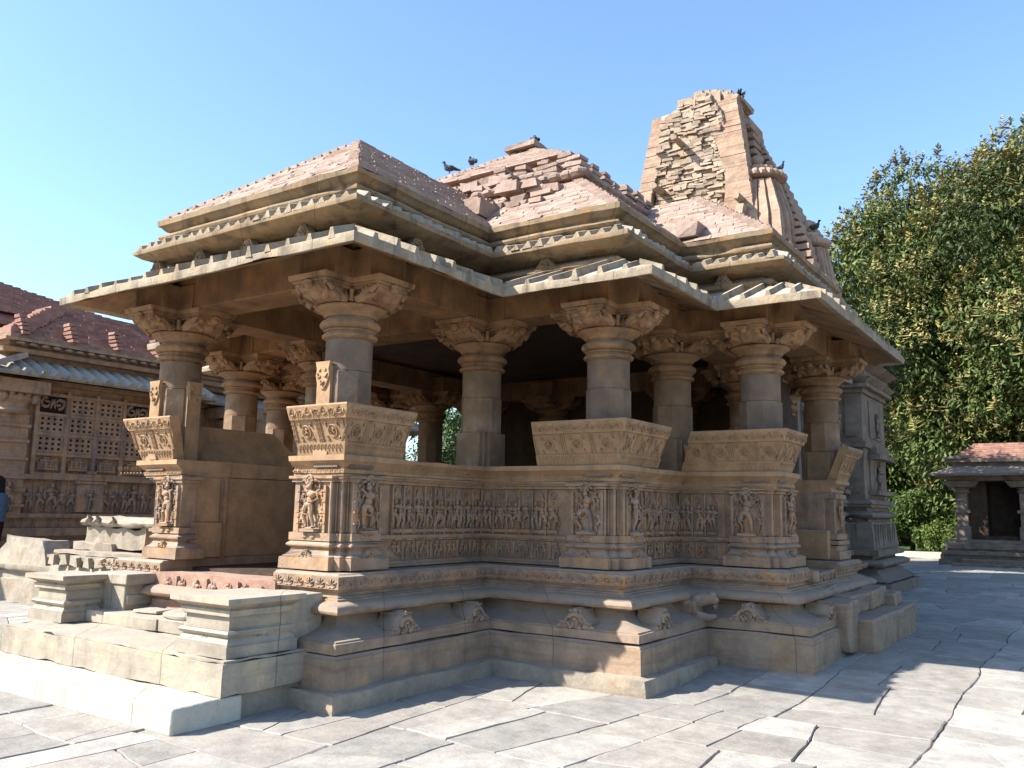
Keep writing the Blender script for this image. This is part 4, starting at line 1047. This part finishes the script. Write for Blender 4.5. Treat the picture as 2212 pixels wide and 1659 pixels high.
for P in stones:
    xs_ = [p[0] for p in P]; ys_ = [p[1] for p in P]; cxm = sum(xs_)/len(P); cym = sum(ys_)/len(P)
    if -5.8 < cxm < -.7 and 1.0 < cym < 11: continue
    near = cym < 9 and cxm > -7; step = .13 if near else .6; g_ = rk.uniform(.0, .004); c = []
    for i in range(len(P)):
        p, q = P[i], P[(i+1) % len(P)]; L = math.hypot(q[0]-p[0], q[1]-p[1]); k = max(1, int(L/step))
        for t in range(k):
            x = p[0]+(q[0]-p[0])*t/k; y = p[1]+(q[1]-p[1])*t/k
            if t == 0 and k > 2: x = x*.98+cxm*.02; y = y*.98+cym*.02
            x, y = x+jn(x, y, .3), y+jn(x, y, 7.7)
            dl = math.hypot(cxm-x, cym-y)+1e-6; gg = g_+rk.uniform(0, .006); c.append((x+(cxm-x)/dl*gg, y+(cym-y)/dl*gg))
    base_ = rk.choice([(.70, .70, .685), (.75, .745, .73), (.82, .81, .79), (.74, .72, .70), (.65, .65, .645), (.78, .75, .72), (.93, .92, .90), (.77, .735, .70), (.86, .85, .83), (.68, .67, .65), (.71, .68, .65)])
    if cxm > 4.0: base_ = rk.choice([(.9, .89, .87), (1.0, .99, .97), (.82, .81, .79), (.96, .95, .93)])
    tt = rk.uniform(.78, .86); pv.cur = tuple(b*tt for b in base_)
    tx, ty = rk.uniform(-.005, .005), rk.uniform(-.005, .005); dz = rk.uniform(-.005, .004)
    n = len(c); top = [(p[0], p[1], gz(p[0], p[1])+dz+(p[0]-cxm)*tx+(p[1]-cym)*ty) for p in c]
    inn = [(p[0]+(cxm-p[0])*.02, p[1]+(cym-p[1])*.02, q[2]+.004) for p, q in zip(c, top)]
    bot = [(p[0], p[1], gz(p[0], p[1])-.06) for p in c]
    pv.add(inn+[(q[0], q[1], q[2]-.003) for q in top]+bot+[(cxm, cym, gz(cxm, cym)+dz+.005)], [(i, (i+1) % n, 3*n) for i in range(n)]+[(i+n, (i+1) % n+n, (i+1) % n, i) for i in range(n)]+[(i+2*n, (i+1) % n+2*n, (i+1) % n+n, i+n) for i in range(n)])
pv.cur = (1, 1, 1)
struct(pv.build('pavement', M_pave, angle=9))

# ------------------------------------------------------------ RUINS AT THE LEFT
rp = thing('broken_plinth', 'pale ruined stack of moulded plinth stones lying just left of the porch stairs', 'ruined plinth', (-5.6, 1.6, 0))
def piece(mb, name, m, par, **k):
    o = mb.build(name, m, None, **k); o.parent = par; o.matrix_parent_inverse = Matrix.Translation(-par.location); return o
m = MB(); m.sweep([(-6.10, 1.30), (-4.3, 1.30)], [(-.5, 1.30), (0, 1.30), (.03, 1.325), (.04, 1.36), (.02, 1.395), (-.05, 1.42), (-.12, 1.425), (-.5, 1.43)])
for x in (-5.9, -5.7, -5.35): m.tube([(x, 1.22, 1.36), (x+.06, 1.25, 1.41)], [.02, .05], 6)
piece(m, 'rounded_coping', M_ruin, rp, sub=.15, rough=.02, rs=3, chip=.08)
m = MB(); m.box(-6.1, -4.75, 1.35, 2.2, 1.02, 1.285, j=.02); m.box(-6.25, -5.4, 1.30, 2.2, .98, 1.08, j=.02); piece(m, 'cracked_block', M_ruin, rp, sub=.13, rough=.03, rs=2.6, chip=.12)
m = MB(); m.box(-6.5, -3.75, 1.15, 2.2, .93, .985, j=.01); m.box(-6.55, -3.75, 1.10, 1.4, .86, .93, j=.01)
for i in range(9): m.box(-6.4+i*.27, -6.25+i*.27, 1.05, 1.15, .80, .92, j=.02)
piece(m, 'dentil_course', M_ruin, rp, sub=.2, rough=.012, chip=.04)
m = MB(); m.hexa([(-6.7, 1.0, -.1), (-4.2, .45, -.1), (-6.7, 2.2, -.1), (-4.2, 2.2, -.1), (-6.6, 1.2, .78), (-4.2, 1.14, .80), (-6.6, 2.2, .78), (-4.2, 2.2, .80)]); piece(m, 'mortar_bank', M_ruin, rp, sub=.15, rough=.04, rs=2, chip=.1)

lp = thing('low_platform', 'low moulded stone platform at the far left edge, under the boulder', 'platform', (-9.3, 2.4, 0))
m = MB(); m.sweep([(-10.9, 2.15), (-7.75, 2.15), (-7.75, 2.75)], [(-.6, -.05), (-.06, -.05), (-.06, .36), (-.1, .37), (-.1, .46), (-.02, .50), (0, .53), (0, .60), (-.6, .62)])
piece(m, 'moulded_edge', M_ruin, lp, sub=.4, rough=.015, chip=.05)
m = MB()
m.hexa([(-10.3, 2.22, .58), (-8.72, 2.25, .58), (-10.3, 2.75, .58), (-8.75, 2.72, .58), (-10.25, 2.34, 1.04), (-8.98, 2.30, 1.0), (-10.3, 2.7, 1.0), (-8.9, 2.68, .97)])
tag(m.build('boulder', M_ruin, None, sub=.12, rough=.03, rs=3, chip=.10), 'rough squared boulder resting on the low platform at far left', 'boulder')

# ------------------------------------------------------------ LEFT TEMPLE
lt = thing('side_temple', 'second temple at left with pierced stone screen wall and red brick roof', 'temple', (-16, 8, 0))
X = -12.35
def lpart(mb, name, m, **k): return piece(mb, name, m, lt, **k)
m = MB()
P_ = [(-26, 3.05), (X, 3.05), (X, 6.9), (X-.6, 6.9), (X-.6, 8.2), (X-.05, 8.2), (X-.05, 12.5), (X-1, 12.5), (X-1, 16), (-26, 16)]
for z0, z1, e0, e1 in ((-.1, .35, .5, .5), (.351, .6, .5, .25), (.601, .72, .15, .15), (.721, .86, .36, .36), (.861, .95, .12, .12), (.951, 1.1, .2, .2), (1.101, 1.3, .05, .05), (1.301, 1.38, .14, .14), (1.381, 2.05, .02, .02), (2.051, 2.14, .12, .12), (2.141, 3.95, 0, 0), (3.951, 4.05, .08, .08)):
    m.prism(P_, z0, z1, e0, e1)
for (p, u, o, L) in segs(P_[1:8]):
    if L < .3: continue
    fr = frame((p.x, p.y, 0), u, o); n = int(L/.22)
    for i in range(n):
        m.box((i+.1)*L/n, (i+.16)*L/n, 0, .05, 1.39, 2.04, fr=fr)
        figure(m, (lambda a, b, z, i=i, L=L, n=n, fr=fr: fr(a+(i+.6)*L/n, b+.02, z+1.42)), .46 if i % 4 else .58, i*3+int(L*10), base=False)
        if i % 2: figure(m, (lambda a, b, z, i=i, L=L, n=n, fr=fr: fr(a+(i+.4)*L/n, b+.05, z+1.10)), .19, i*5, base=False)
lpart(m, 'carved_wall', M_frieze, rough=.01, rs=2.5)
# pierced screen
m = MB(); fr = frame((X+.01, 3.55, 0), (0, 1, 0), (1, 0, 0))
for r in range(4):
    for c in range(4):
        u0 = .18+c*.62; z0 = 2.22+r*.40
        if r == 3 and c in (0, 3): 
            scroll(m, (lambda a, b, z, u0=u0: fr(a+u0, b+.03, z)), .5, z0+.02, .3, pitch=.25, r=.02); continue
        if r == 0:
            for q, hw_ in enumerate((.2, .2, .2, .15, .08)): m.box(u0+.25-hw_, u0+.25+hw_, -.02, .07-.01*q, z0+.03+q*.055, z0+.075+q*.055, fr=fr)
            for q in range(4): m.box(u0+.09+q*.1, u0+.12+q*.1, 0, .075, z0+.05, z0+.2, fr=fr)
            continue
        # lattice with real holes
        k, l = 4, 3; cw = .5/k; chh = .30/l
        for i in range(k+1): m.box(u0+i*cw-.032, u0+i*cw+.032, 0, .06, z0, z0+.32, fr=fr)
        for j in range(l+1): m.box(u0-.03, u0+.53, .001, .058, z0+j*chh-.026, z0+j*chh+.026, fr=fr)
for c in range(5): m.box(.12+c*.62-.045, .12+c*.62+.03, 0, .09, 2.16, 3.85, fr=fr)
for r in range(5): m.box(.1, 2.62, .001, .085, 2.16+r*.40-.03, 2.16+r*.40+.03, fr=fr)
m.box(1.05, 1.62, 0, .12, 1.42, 1.98, fr=fr); figure(m, (lambda a, b, z: fr(a+1.33, b+.11, z+1.48)), .4, 77, True, base=False)
for q, hw_ in enumerate((.33, .28, .2, .1)): m.box(1.335-hw_, 1.335+hw_, 0, .13, 1.99+q*.07, 2.05+q*.07, fr=fr)
lpart(m, 'pierced_screen', M_frieze, rough=.004, rs=5)
m = MB(); fr = frame((X+.02, 3.55, 0), (0, 1, 0), (1, 0, 0)); m.box(.15, 2.6, -.02, .004, 2.6, 3.75, fr=fr); lpart(m, 'screen_dark_panel', M_black)  # black panel paints in the darkness behind the lattice
m = MB(); 
for (x, y) in ((X-.05, 3.2), (X-.05, 6.65), (X-.1, 8.5), (X-.1, 12.2)):
    m = MB()
    for z_ in (1.5, 1.8, 2.05, 2.4, 2.75, 3.05): m.prism([(x-.33, y-.33), (x+.23, y-.33), (x+.23, y+.33), (x-.33, y+.33)], z_, z_+.06)
    figure(m, frame((x+.2, y, 1.45), (0, 1, 0), (1, 0, 0)), .55, x*y, True)
    m.prism([(x-.3, y-.3), (x+.2, y-.3), (x+.2, y+.3), (x-.3, y+.3)], 1.3, 3.3); m.lathe(x, y, [(.3, 3.3), (.36, 3.36), (.3, 3.42), (.32, 3.5), (.4, 3.58), (.4, 3.64), (.3, 3.7)], 24); m.prism([(x-.4, y-.5), (x+.5, y-.5), (x+.5, y+.5), (x-.4, y+.5)], 3.7, 3.95)
    for k in range(5): m.ell(frame((x+.2, y-.3+k*.15, 0), (0, 1, 0), (1, 0, 0)), (0, .1, 3.62+.1*(k % 2)), (.09, .12, .12))
    lpart(m, 'wall_column', M_frieze, rough=.01, rs=4)
Pe = [(-26, 3.05), (X, 3.05), (X, 6.9), (X-.6, 6.9), (X-.6, 16), (-26, 16)]
m = MB(); m.sweep(Pe, [(-.2, 4.25), (.62, 4.0), (.63, 4.06), (-.2, 4.42)]); lpart(m, 'sloping_eave', M_eave, sub=.5, rough=.01)
m = MB()
for (p, u, o, L) in segs(Pe[:4]):
    fr = frame((p.x, p.y, 0), u, o); n = int((L+.6)/.26)
    for i in range(n+1):
        s = -.1+i*.26 if p.x > -20 else L-i*.26+.5
        if s > L+.55: continue
        cs_ = [(-.12, -.03), (-.02, .07), (.03, .075), (.08, -.03)]
        a = [fr(s+x, .635, 4.06+z) for x, z in cs_]+[fr(s+x, -.1, 4.40+z) for x, z in cs_]
        m.add(a, [(3, 2, 1, 0), (4, 5, 6, 7)]+[(j, (j+1) % 4, (j+1) % 4+4, j+4) for j in range(4)])
lpart(m, 'eave_tile', M_eave)
m = MB(); 
for z0, z1, e0, e1 in ((4.4, 4.5, -.05, .02), (4.501, 4.58, .18, .22), (4.581, 4.66, .0, .0), (4.661, 4.74, .05, .05), (4.741, 4.80, .16, .16), (4.801, 4.9, 0, 0)): m.prism([(-26, 3.05), (X, 3.05), (X, 6.9), (X-.5, 6.9), (X-.5, 16), (-26, 16)], z0, z1, e0, e1)
for k in range(16):
    m.ell(frame((X+.06, 3.2+k*.24, 0), (0, 1, 0), (1, 0, 0)), (0, .05, 4.70), (.09, .06, .04))
lpart(m, 'cornice', M_frieze, rough=.01, rs=3)
m = MB()
T = (.8, 1.15)
brick_frustum(m, -26, X-.1, 3.2, 14, 4.9, .62, h=.07, ztop=5.9, bl=.3, sides='SE', tints=T, jit=.02)
brick_frustum(m, -26, X-1.6, 1.6, 9.3, 5.35, .42, h=.07, ztop=6.1, bl=.3, sides='ENS', tints=T, jit=.02)
brick_frustum(m, -30, X-2.2, -5, 8.6, 5.75, .42, h=.06, ztop=9.6, bl=.3, sides='ENS', tints=T, jit=.02)
for k in range(9):
    y = 3.3+k*1.0
    for q in range(5): m.cur = (1.05,)*3; m.box(X-.25-q*.02, X+.10-q*.05, y-.07, y+.07, 4.9+q*.09, 4.96+q*.09, j=.01)
for q in range(14): m.box(X-.5-q*.115, X-.05-q*.115, 3.05+q*.115, 3.45+q*.115, 4.93+q*.07, 5.03+q*.07, j=.02); 
m.cur = (1, 1, 1)
lpart(m, 'brick_roof', M_redb)
m = MB(); T = (.9, 1.15)
for (x0, x1, y0, y1, z0, z1) in ((-17.5, -15.6, 12.5, 14.5, 5.8, 8.0), (-17.5, -14.6, 15, 17, 5.5, 7.7), (-15.4, -13.8, 15, 17, 5.2, 7.4)):
    m = MB(); brick_frustum(m, x0, x1, y0, y1, z0, 30, h=.08, ztop=z1, bl=.3, sides='SE', tints=T, jit=.02); m.box(x0-.2, x1+.2, y0-.2, y1+.2, z1, z1+.15, j=.03); lpart(m, 'ruined_turret', M_redb)


# ------------------------------------------------------------ RIGHT SHRINE
rs_ = thing('small_shrine', 'small shaded shrine with brick pyramid roof and dark doorway at right edge', 'shrine', (3.6, 29, 0))
def rpart(mb, name, m, **k): return piece(mb, name, m, rs_, **k)
x0, x1, y0, y1 = 1.0, 6.2, 27.7, 32
m = MB(); P_ = [(x0, y0), (x1, y0), (x1, y1), (x0, y1)]
for z0, z1, e in ((-.1, .25, .45), (.251, .42, .30), (.421, .55, .38), (.551, .62, .2), (.621, .8, .28), (.801, .92, .1)): m.prism(P_, z0, z1, e, e)
m.box(x0+.3, x1, y0-1.1, y0-.4, -.1, .3, j=.02); m.box(x0+.1, x1, y0-1.6, y0-1.1, -.1, .16, j=.02)
rpart(m, 'plinth', M_grey, sub=.5, rough=.02)
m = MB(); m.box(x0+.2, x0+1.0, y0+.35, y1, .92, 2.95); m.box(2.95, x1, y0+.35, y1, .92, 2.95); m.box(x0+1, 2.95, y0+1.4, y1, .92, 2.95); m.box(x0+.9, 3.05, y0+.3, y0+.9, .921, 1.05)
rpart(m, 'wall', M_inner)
for x in (x0+.28, 3.15, 5.2):
    m = MB()
    m.box(x-.22, x+.22, y0+.0, y0+.44, .92, 1.35); m.box(x-.17, x+.17, y0+.05, y0+.39, 1.35, 2.45); m.box(x-.25, x+.25, y0-.02, y0+.46, 1.8, 1.9)
    m.lathe(x, y0+.22, [(.2, 2.45), (.26, 2.5), (.2, 2.56), (.26, 2.62), (.2, 2.66)], 16); m.prism([(x-.55, y0-.2), (x+.55, y0-.2), (x+.55, y0+.6), (x-.55, y0+.6)], 2.66, 2.86, -.15, 0)
    rpart(m, 'column', M_grey, rough=.01, rs=4)
m = MB(); m.prism(P_, 2.87, 3.05, .12, .12); m.sweep(P_, [(-.1, 3.25), (.62, 3.03), (.63, 3.10), (-.1, 3.40)], closed_path=True); rpart(m, 'sloping_eave', M_grey, sub=.5, rough=.015)
m = MB(); m.prism(P_, 3.3, 3.5, -.05, -.05); m.prism(P_, 3.501, 3.62, .12, .12); m.box(x0-.2, x0+.5, y0-.2, y0+.4, 3.62, 3.7, j=.04); rpart(m, 'cornice', M_grey)
m = MB(); brick_frustum(m, x0+.05, x1-.05, y0+.05, y1-.05, 3.62, .82, h=.07, ztop=4.16, bl=.35, sides='SWE', tints=(.75, 1.0)); rpart(m, 'brick_roof', M_redb)
# fallen slab lit by the sun near the trees
m = MB(); m.box(-2.0, -.2, 33.2, 34.2, .0, .22, j=.03); tag(m.build('fallen_slab', M_white, None, bev=.02), 'sunlit pale stone slab on the ground before the bushes', 'stone slab')

# ------------------------------------------------------------ TREES
def leaf_cloud(name, m, clumps, n, ls, par, droop=.6, seed=0, tl=(.8, 1.15), curl=.25):
    """clumps: (cx,cy,cz,r); many small folded leaf blades"""
    rg = np.random.default_rng(seed)
    C = np.array(clumps, float); vol = C[:, 3]**2; idx = rg.choice(len(C), n, p=vol/vol.sum())
    dirs = rg.normal(size=(n, 3)); dirs /= np.linalg.norm(dirs, axis=1)[:, None]
    rad = C[idx, 3]*(rg.random(n)**.28)
    cen = C[idx, :3]+dirs*rad[:, None]*np.array([1, 1, .85])
    k = 3                                                       # blades per twig
    cen = np.repeat(cen, k, 0)+rg.normal(size=(n*k, 3))*ls*.45; dd = np.repeat(dirs, k, 0); N_ = n*k
    ax = rg.normal(size=(N_, 3))*.8+dd*.5; ax[:, 2] -= droop; ax /= np.linalg.norm(ax, axis=1)[:, None]
    sd = np.cross(ax, rg.normal(size=(N_, 3))); sd /= np.linalg.norm(sd, axis=1)[:, None]
    nn = np.cross(ax, sd)
    l = ls*rg.uniform(.6, 1.3, N_)[:, None]; w_ = l*.17
    v = np.stack([cen, cen+ax*l*.45+sd*w_, cen+ax*l-nn*l*curl*.5, cen+ax*l*.45-sd*w_], 1)
    v = v.reshape(-1, 3)
    me = bpy.data.meshes.new(name); me.vertices.add(len(v)); me.vertices.foreach_set('co', v.astype(np.float32).ravel())
    me.loops.add(N_*4); me.loops.foreach_set('vertex_index', np.arange(N_*4, dtype=np.int32)); me.polygons.add(N_)
    me.polygons.foreach_set('loop_start', np.arange(0, N_*4, 4, dtype=np.int32)); me.polygons.foreach_set('loop_total', np.full(N_, 4, dtype=np.int32))
    me.update(); me.validate()
    ct = rg.uniform(.6, 1.2, len(C))
    t = (rg.uniform(*tl, n)*ct[idx]); t = np.repeat(t, k*4)
    cols_ = np.stack([t*rg.uniform(.9, 1.1), t, t*.9, np.ones_like(t)], 1).astype(np.float32)
    a = me.color_attributes.new('tint', 'FLOAT_COLOR', 'POINT'); a.data.foreach_set('color', cols_.ravel())
    me.materials.append(m); o = bpy.data.objects.new(name, me); col.objects.link(o); o.parent = par
    o.matrix_parent_inverse = Matrix.Translation(-par.location); return o
def blossoms(name, m, clumps, n, ls, par, seed=0):
    rg = np.random.default_rng(seed); C = np.array(clumps, float); vol = C[:, 3]**2; idx = rg.choice(len(C), n, p=vol/vol.sum())
    dirs = rg.normal(size=(n, 3)); dirs[:, 2] = np.abs(dirs[:, 2])*1.0-.25; dirs /= np.linalg.norm(dirs, axis=1)[:, None]
    base = C[idx, :3]+dirs*C[idx, 3][:, None]*rg.uniform(.82, 1.02, n)[:, None]
    k = 11; up = dirs*.5+np.array([0, 0, .8]); up /= np.linalg.norm(up, axis=1)[:, None]
    b = np.repeat(base, k, 0); u = np.repeat(up, k, 0); s = np.repeat(rg.uniform(.6, 1.3, n)*ls, k)[:, None]
    h = np.tile(np.linspace(0, 1, k), n)[:, None]
    d_ = rg.normal(size=(n*k, 3)); d_ -= u*(d_*u).sum(1)[:, None]; d_ /= np.linalg.norm(d_, axis=1)[:, None]
    st_ = b+u*s*h; tip = st_+d_*s*.75*(1.05-h)+u*s*.15; sd = np.cross(d_, u); w_ = s*.12
    v = np.stack([st_-sd*w_, tip-sd*w_*.4, tip+sd*w_*.4, st_+sd*w_], 1).reshape(-1, 3); N_ = n*k
    me = bpy.data.meshes.new(name); me.vertices.add(len(v)); me.vertices.foreach_set('co', v.astype(np.float32).ravel())
    me.loops.add(N_*4); me.loops.foreach_set('vertex_index', np.arange(N_*4, dtype=np.int32)); me.polygons.add(N_)
    me.polygons.foreach_set('loop_start', np.arange(0, N_*4, 4, dtype=np.int32)); me.polygons.foreach_set('loop_total', np.full(N_, 4, dtype=np.int32))
    me.update(); me.validate()
    t = np.repeat(rg.uniform(.6, 1.25, n), k*4); cols_ = np.stack([t, t, t, np.ones_like(t)], 1).astype(np.float32)
    a = me.color_attributes.new('tint', 'FLOAT_COLOR', 'POINT'); a.data.foreach_set('color', cols_.ravel())
    me.materials.append(m); o = bpy.data.objects.new(name, me); col.objects.link(o); o.parent = par; o.matrix_parent_inverse = Matrix.Translation(-par.location)
def tree(name, label, x, y, h, r, n, ls, m, seed, low=.15, bloss=0, nc=34, grp=None, tl=(.78, 1.15), squash=1.0):
    rk = random.Random(seed); t = thing(name, label, 'tree', (x, y, 0), grp)
    cl_ = []
    zc = h*(low+1)/2; rz = h*(1-low)/2
    for i in range(nc):
        a = i*2.399+rk.random()*.5; zz = 1-2*(i+.5)/nc; rr = (1-abs(zz)**2.5)**.4 if nc < 100 else (1-abs(zz)**3.6)**.28; q = rk.uniform(.72, .88)
        lowf = 1 if (zz > -.1 or h < 10) else 1-.42*(-zz-.1)/.9
        cl_.append((x+r*q*lowf*max(rr, .55 if zz < 0 else 0)*math.cos(a), y+r*q*lowf*max(rr, .55 if zz < 0 else 0)*math.sin(a), zc+rz*q*zz, r*(rk.uniform(.17, .29) if nc < 60 else rk.uniform(.12, .21))))
    for i in range(nc//3): cl_.append((x+rk.uniform(-.45, .45)*r, y+rk.uniform(-.45, .45)*r, zc+rk.uniform(-.5, .5)*rz, r*rk.uniform(.25, .35)))
    tr = MB(); pts = [(x, y, -.2), (x+.1, y, h*.15), (x-.1, y+.1, h*.32), (x, y, h*.6)]
    tr.tube(pts, [h*.045, h*.034, h*.028, h*.01], 12)
    for c in cl_[::2]:
        s = Vector((x, y, h*rk.uniform(.15, .4))); e = Vector(c[:3]); mid = s.lerp(e, .5)+Vector((0, 0, -.04*h))
        tr.tube([s, mid, e], [h*.014, h*.009, h*.003], 6)
    o = tr.build('trunk', M_bark, None); o.parent = t; o.matrix_parent_inverse = Matrix.Translation(-t.location)
    leaf_cloud('crown', m, cl_, n, ls, t, seed=seed, tl=tl)
    if bloss: blossoms('blossom', M_bloss, cl_[:nc], bloss, .36, t, seed=seed+1)
    return t
tree('mango_tree', 'big mango tree with pale yellow blossom tufts behind the temple at right', 6.1, 37.5, 16.9, 11.4, 200000, .25, M_leaf, 5, low=.02, bloss=17000, nc=165)
tree('mango_tree', 'mango tree at the right edge, its crown rising behind the small shrine', 14.5, 40, 18.5, 9, 42000, .30, M_leaf, 6, low=.02, bloss=1500, nc=50)
tree('leafy_tree', 'dark tree behind the bushes between temple and shrine', -3.5, 44, 11, 6.5, 16000, .34, M_leaf, 8, low=.0, nc=30)
tree('leafy_tree', 'sunlit green tree seen between the dark inner columns', -13.5, 23, 6.5, 3.8, 16000, .17, M_leaf2, 9, low=.05, nc=30)
tree('leafy_tree', 'green tree half hidden behind the hall beside the sunlit one', -18.5, 28, 7.5, 4.5, 9000, .2, M_leaf2, 10, low=.05, nc=24)
tree('leafy_tree', 'round tree added behind the ruined spire to shade the small shrine, mostly hidden', -3.6, 21.6, 10.5, 4.0, 14000, .26, M_leaf, 15, low=.12, nc=30)  # added tree, mostly unseen; keeps the sun off the small shrine
tree('bush', 'sunlit yellow green bush beside the sanctum foot', -2.0, 37.5, 3.0, 2.2, 5000, .2, M_leaf2, 12, low=.0, nc=14)
tree('bush', 'low bright green shrub left of the small shrine', .1, 35.4, 1.7, 1.2, 3500, .13, M_leaf2, 13, low=.0, nc=12, tl=(.95, 1.3))
gr = MB(); gr.add([(-9, 36, -.02), (6, 36, -.02), (6, 60, .9), (-9, 60, .9)], [(0, 1, 2, 3)])
gp = gr.build('grass_bank', M_grass); gp['kind'] = 'structure'
hl = MB(); vs = []; fs = []
for i in range(60):
    a = -200+i*6; hgt = 24+16*noise.noise(Vector((i*.13, 0, 0)))+9*noise.noise(Vector((i*.5, 2, 0)))
    vs += [(a, 240, -2), (a, 280, hgt*.6), (a, 330, hgt), (a, 420, -2)]
for i in range(59):
    for k in range(3): fs.append((i*4+k, (i+1)*4+k, (i+1)*4+k+1, i*4+k+1))
hl.add(vs, fs); struct(hl.build('hills', M_hill))

# ------------------------------------------------------------ PIGEONS
def pigeon_mesh(s=1.0):
    m = MB(); fr = frame((0, 0, 0), (1, 0, 0), (0, 1, 0))
    m.ell(fr, (0, 0, .095), (.105, .052, .058), 12, 8)
    m.tube([(.05, 0, .11), (.09, 0, .16), (.10, 0, .20)], [.045, .032, .024], 10)
    m.ell(fr, (.108, 0, .212), (.030, .022, .024), 10, 7); m.tube([(.13, 0, .212), (.158, 0, .205)], [.008, .002], 6)
    m.tube([(-.07, 0, .09), (-.14, 0, .065), (-.20, 0, .05)], [.04, .026, .018], 8)
    for q in (-1, 1):
        m.tube([(.05, q*.045, .11), (-.03, q*.055, .10), (-.12, q*.03, .075)], [.02, .034, .008], 8); m.tube([(.0, q*.02, .05), (.01, q*.02, .0)], .006, 5)
    return m
PG = [('pigeon perched on the very top of the main brick roof', (-1.90, 5.75, 7.33), 2.2, 1.35), ('pigeon on the left slope of the main roof, right one of the pair', (-2.38, 4.76, 6.735), 2.6, 1.2), ('pigeon on the left slope of the main roof, left one of the pair', (-2.62, 4.52, 6.60), 3.6, 1.15),
      ('pigeon on the right edge of the broken spire', (-.60, 13.1, 9.25), -.3, 1.3), ('pigeon on the big ribbed disc of the upper spirelet', (-.20, 13.1, 9.1), -.5, 1.3), ('pigeon with spread tail on the lower spirelet', (.35, 13.6, 7.78), .1, 1.5)]
pm = None
for lb, loc, rz, s in PG:
    if pm is None: o = pigeon_mesh().build('pigeon', M_pig); pm = o
    else: o = pm.copy(); col.objects.link(o)
    o.location = loc; o.rotation_euler = (0, 0, rz); s *= .72; o.scale = (s, s, s); tag(o, lb, 'pigeon', 'pigeons sitting on the temple roofs')
# agave-like weed on top of the spire
m = MB(); rk = random.Random(2)
for i in range(34):
    a = rk.uniform(-1.2, 1.9); e = rk.uniform(.1, 1.2); l = rk.uniform(.14, .27); c = Vector((-1.08, 12.95, 10.98))
    dv = Vector((math.cos(a)*math.cos(e), math.sin(a)*math.cos(e), math.sin(e))); m.tube([c, c+dv*l*.6, c+dv*l], [.03, .028, .003], 5)
tag(m.build('wall_weed', M_weed, None), 'small dark weed sprouting from the broken spire top', 'weed')

# ------------------------------------------------------------ PERSON AT THE LEFT EDGE
def person(x, y, z, rz):
    t = thing('person', 'person in blue denim jacket and dark trousers standing at the far left edge', 'person', (x, y, z)); t.rotation_euler = (0, 0, rz)
    vs = [(0, 0, .93), (0, .0, 1.15), (0, 0, 1.36), (0, .01, 1.47), (0, .02, 1.58), (0, .02, 1.66)]; rad = [.15, .13, .15, .055, .095, .07]
    es = [(i, i+1) for i in range(5)]
    for q in (-1, 1):
        b = len(vs); vs += [(q*.10, 0, .86), (q*.11, .02, .50), (q*.11, -.02, .09), (q*.12, .12, .03)]; rad += [.10, .065, .045, .035]; es += [(0, b), (b, b+1), (b+1, b+2), (b+2, b+3)]
        b = len(vs); vs += [(q*.18, 0, 1.38), (q*.25, -.02, 1.12), (q*.22, .10, .92), (q*.21, .14, .84)]; rad += [.06, .045, .034, .03]; es += [(2, b), (b, b+1), (b+1, b+2), (b+2, b+3)]
    me = bpy.data.meshes.new('body'); me.from_pydata(vs, es, []); o = bpy.data.objects.new('body', me); col.objects.link(o); o.parent = t
    o.modifiers.new('s', 'SKIN')
    for i, v in enumerate(me.skin_vertices[0].data): v.radius = (rad[i], rad[i]*.85); v.use_root = i == 0
    o.modifiers.new('u', 'SUBSURF').levels = 1; o.modifiers['u'].render_levels = 2; me.materials.append(M_skin)
    f = frame((0, 0, 0), (1, 0, 0), (0, 1, 0))
    h = MB(); h.ell(f, (0, -.02, 1.64), (.11, .12, .12), 14, 9); h.ell(f, (0, -.07, 1.50), (.10, .07, .18), 12, 8); hh = h.build('hair', M_hair); hh.parent = t
    j = MB(); j.tube([(0, 0, .92), (0, 0, 1.1), (0, 0, 1.3), (0, 0, 1.43), (0, 0, 1.47)], [.20, .18, .205, .15, .08], 16)
    for q in (-1, 1): j.tube([(q*.16, 0, 1.40), (q*.25, -.02, 1.13), (q*.22, .10, .93)], [.08, .065, .05], 12)
    jj = j.build('denim_jacket', M_denim); jj.parent = t
    k = MB(); k.tube([(0, 0, .80), (0, 0, .95)], [.17, .17], 14)
    for q in (-1, 1): k.tube([(q*.09, 0, .88), (q*.11, .02, .5), (q*.11, -.02, .08)], [.115, .08, .06], 12)
    kk = k.build('trousers', M_trous); kk.parent = t
person(-11.6, 2.74, .32, 2.0)
pd = MB(); pd.box(-12.0, -11.2, 2.5, 3.3, -.05, .32, j=.02); tag(pd.build('stone_block', M_ruin, None, sub=.2, rough=.02), 'low stone block under the standing person at far left', 'stone block')
print('objects', len(bpy.data.objects), 'verts', sum(len(m.vertices) for m in bpy.data.meshes))
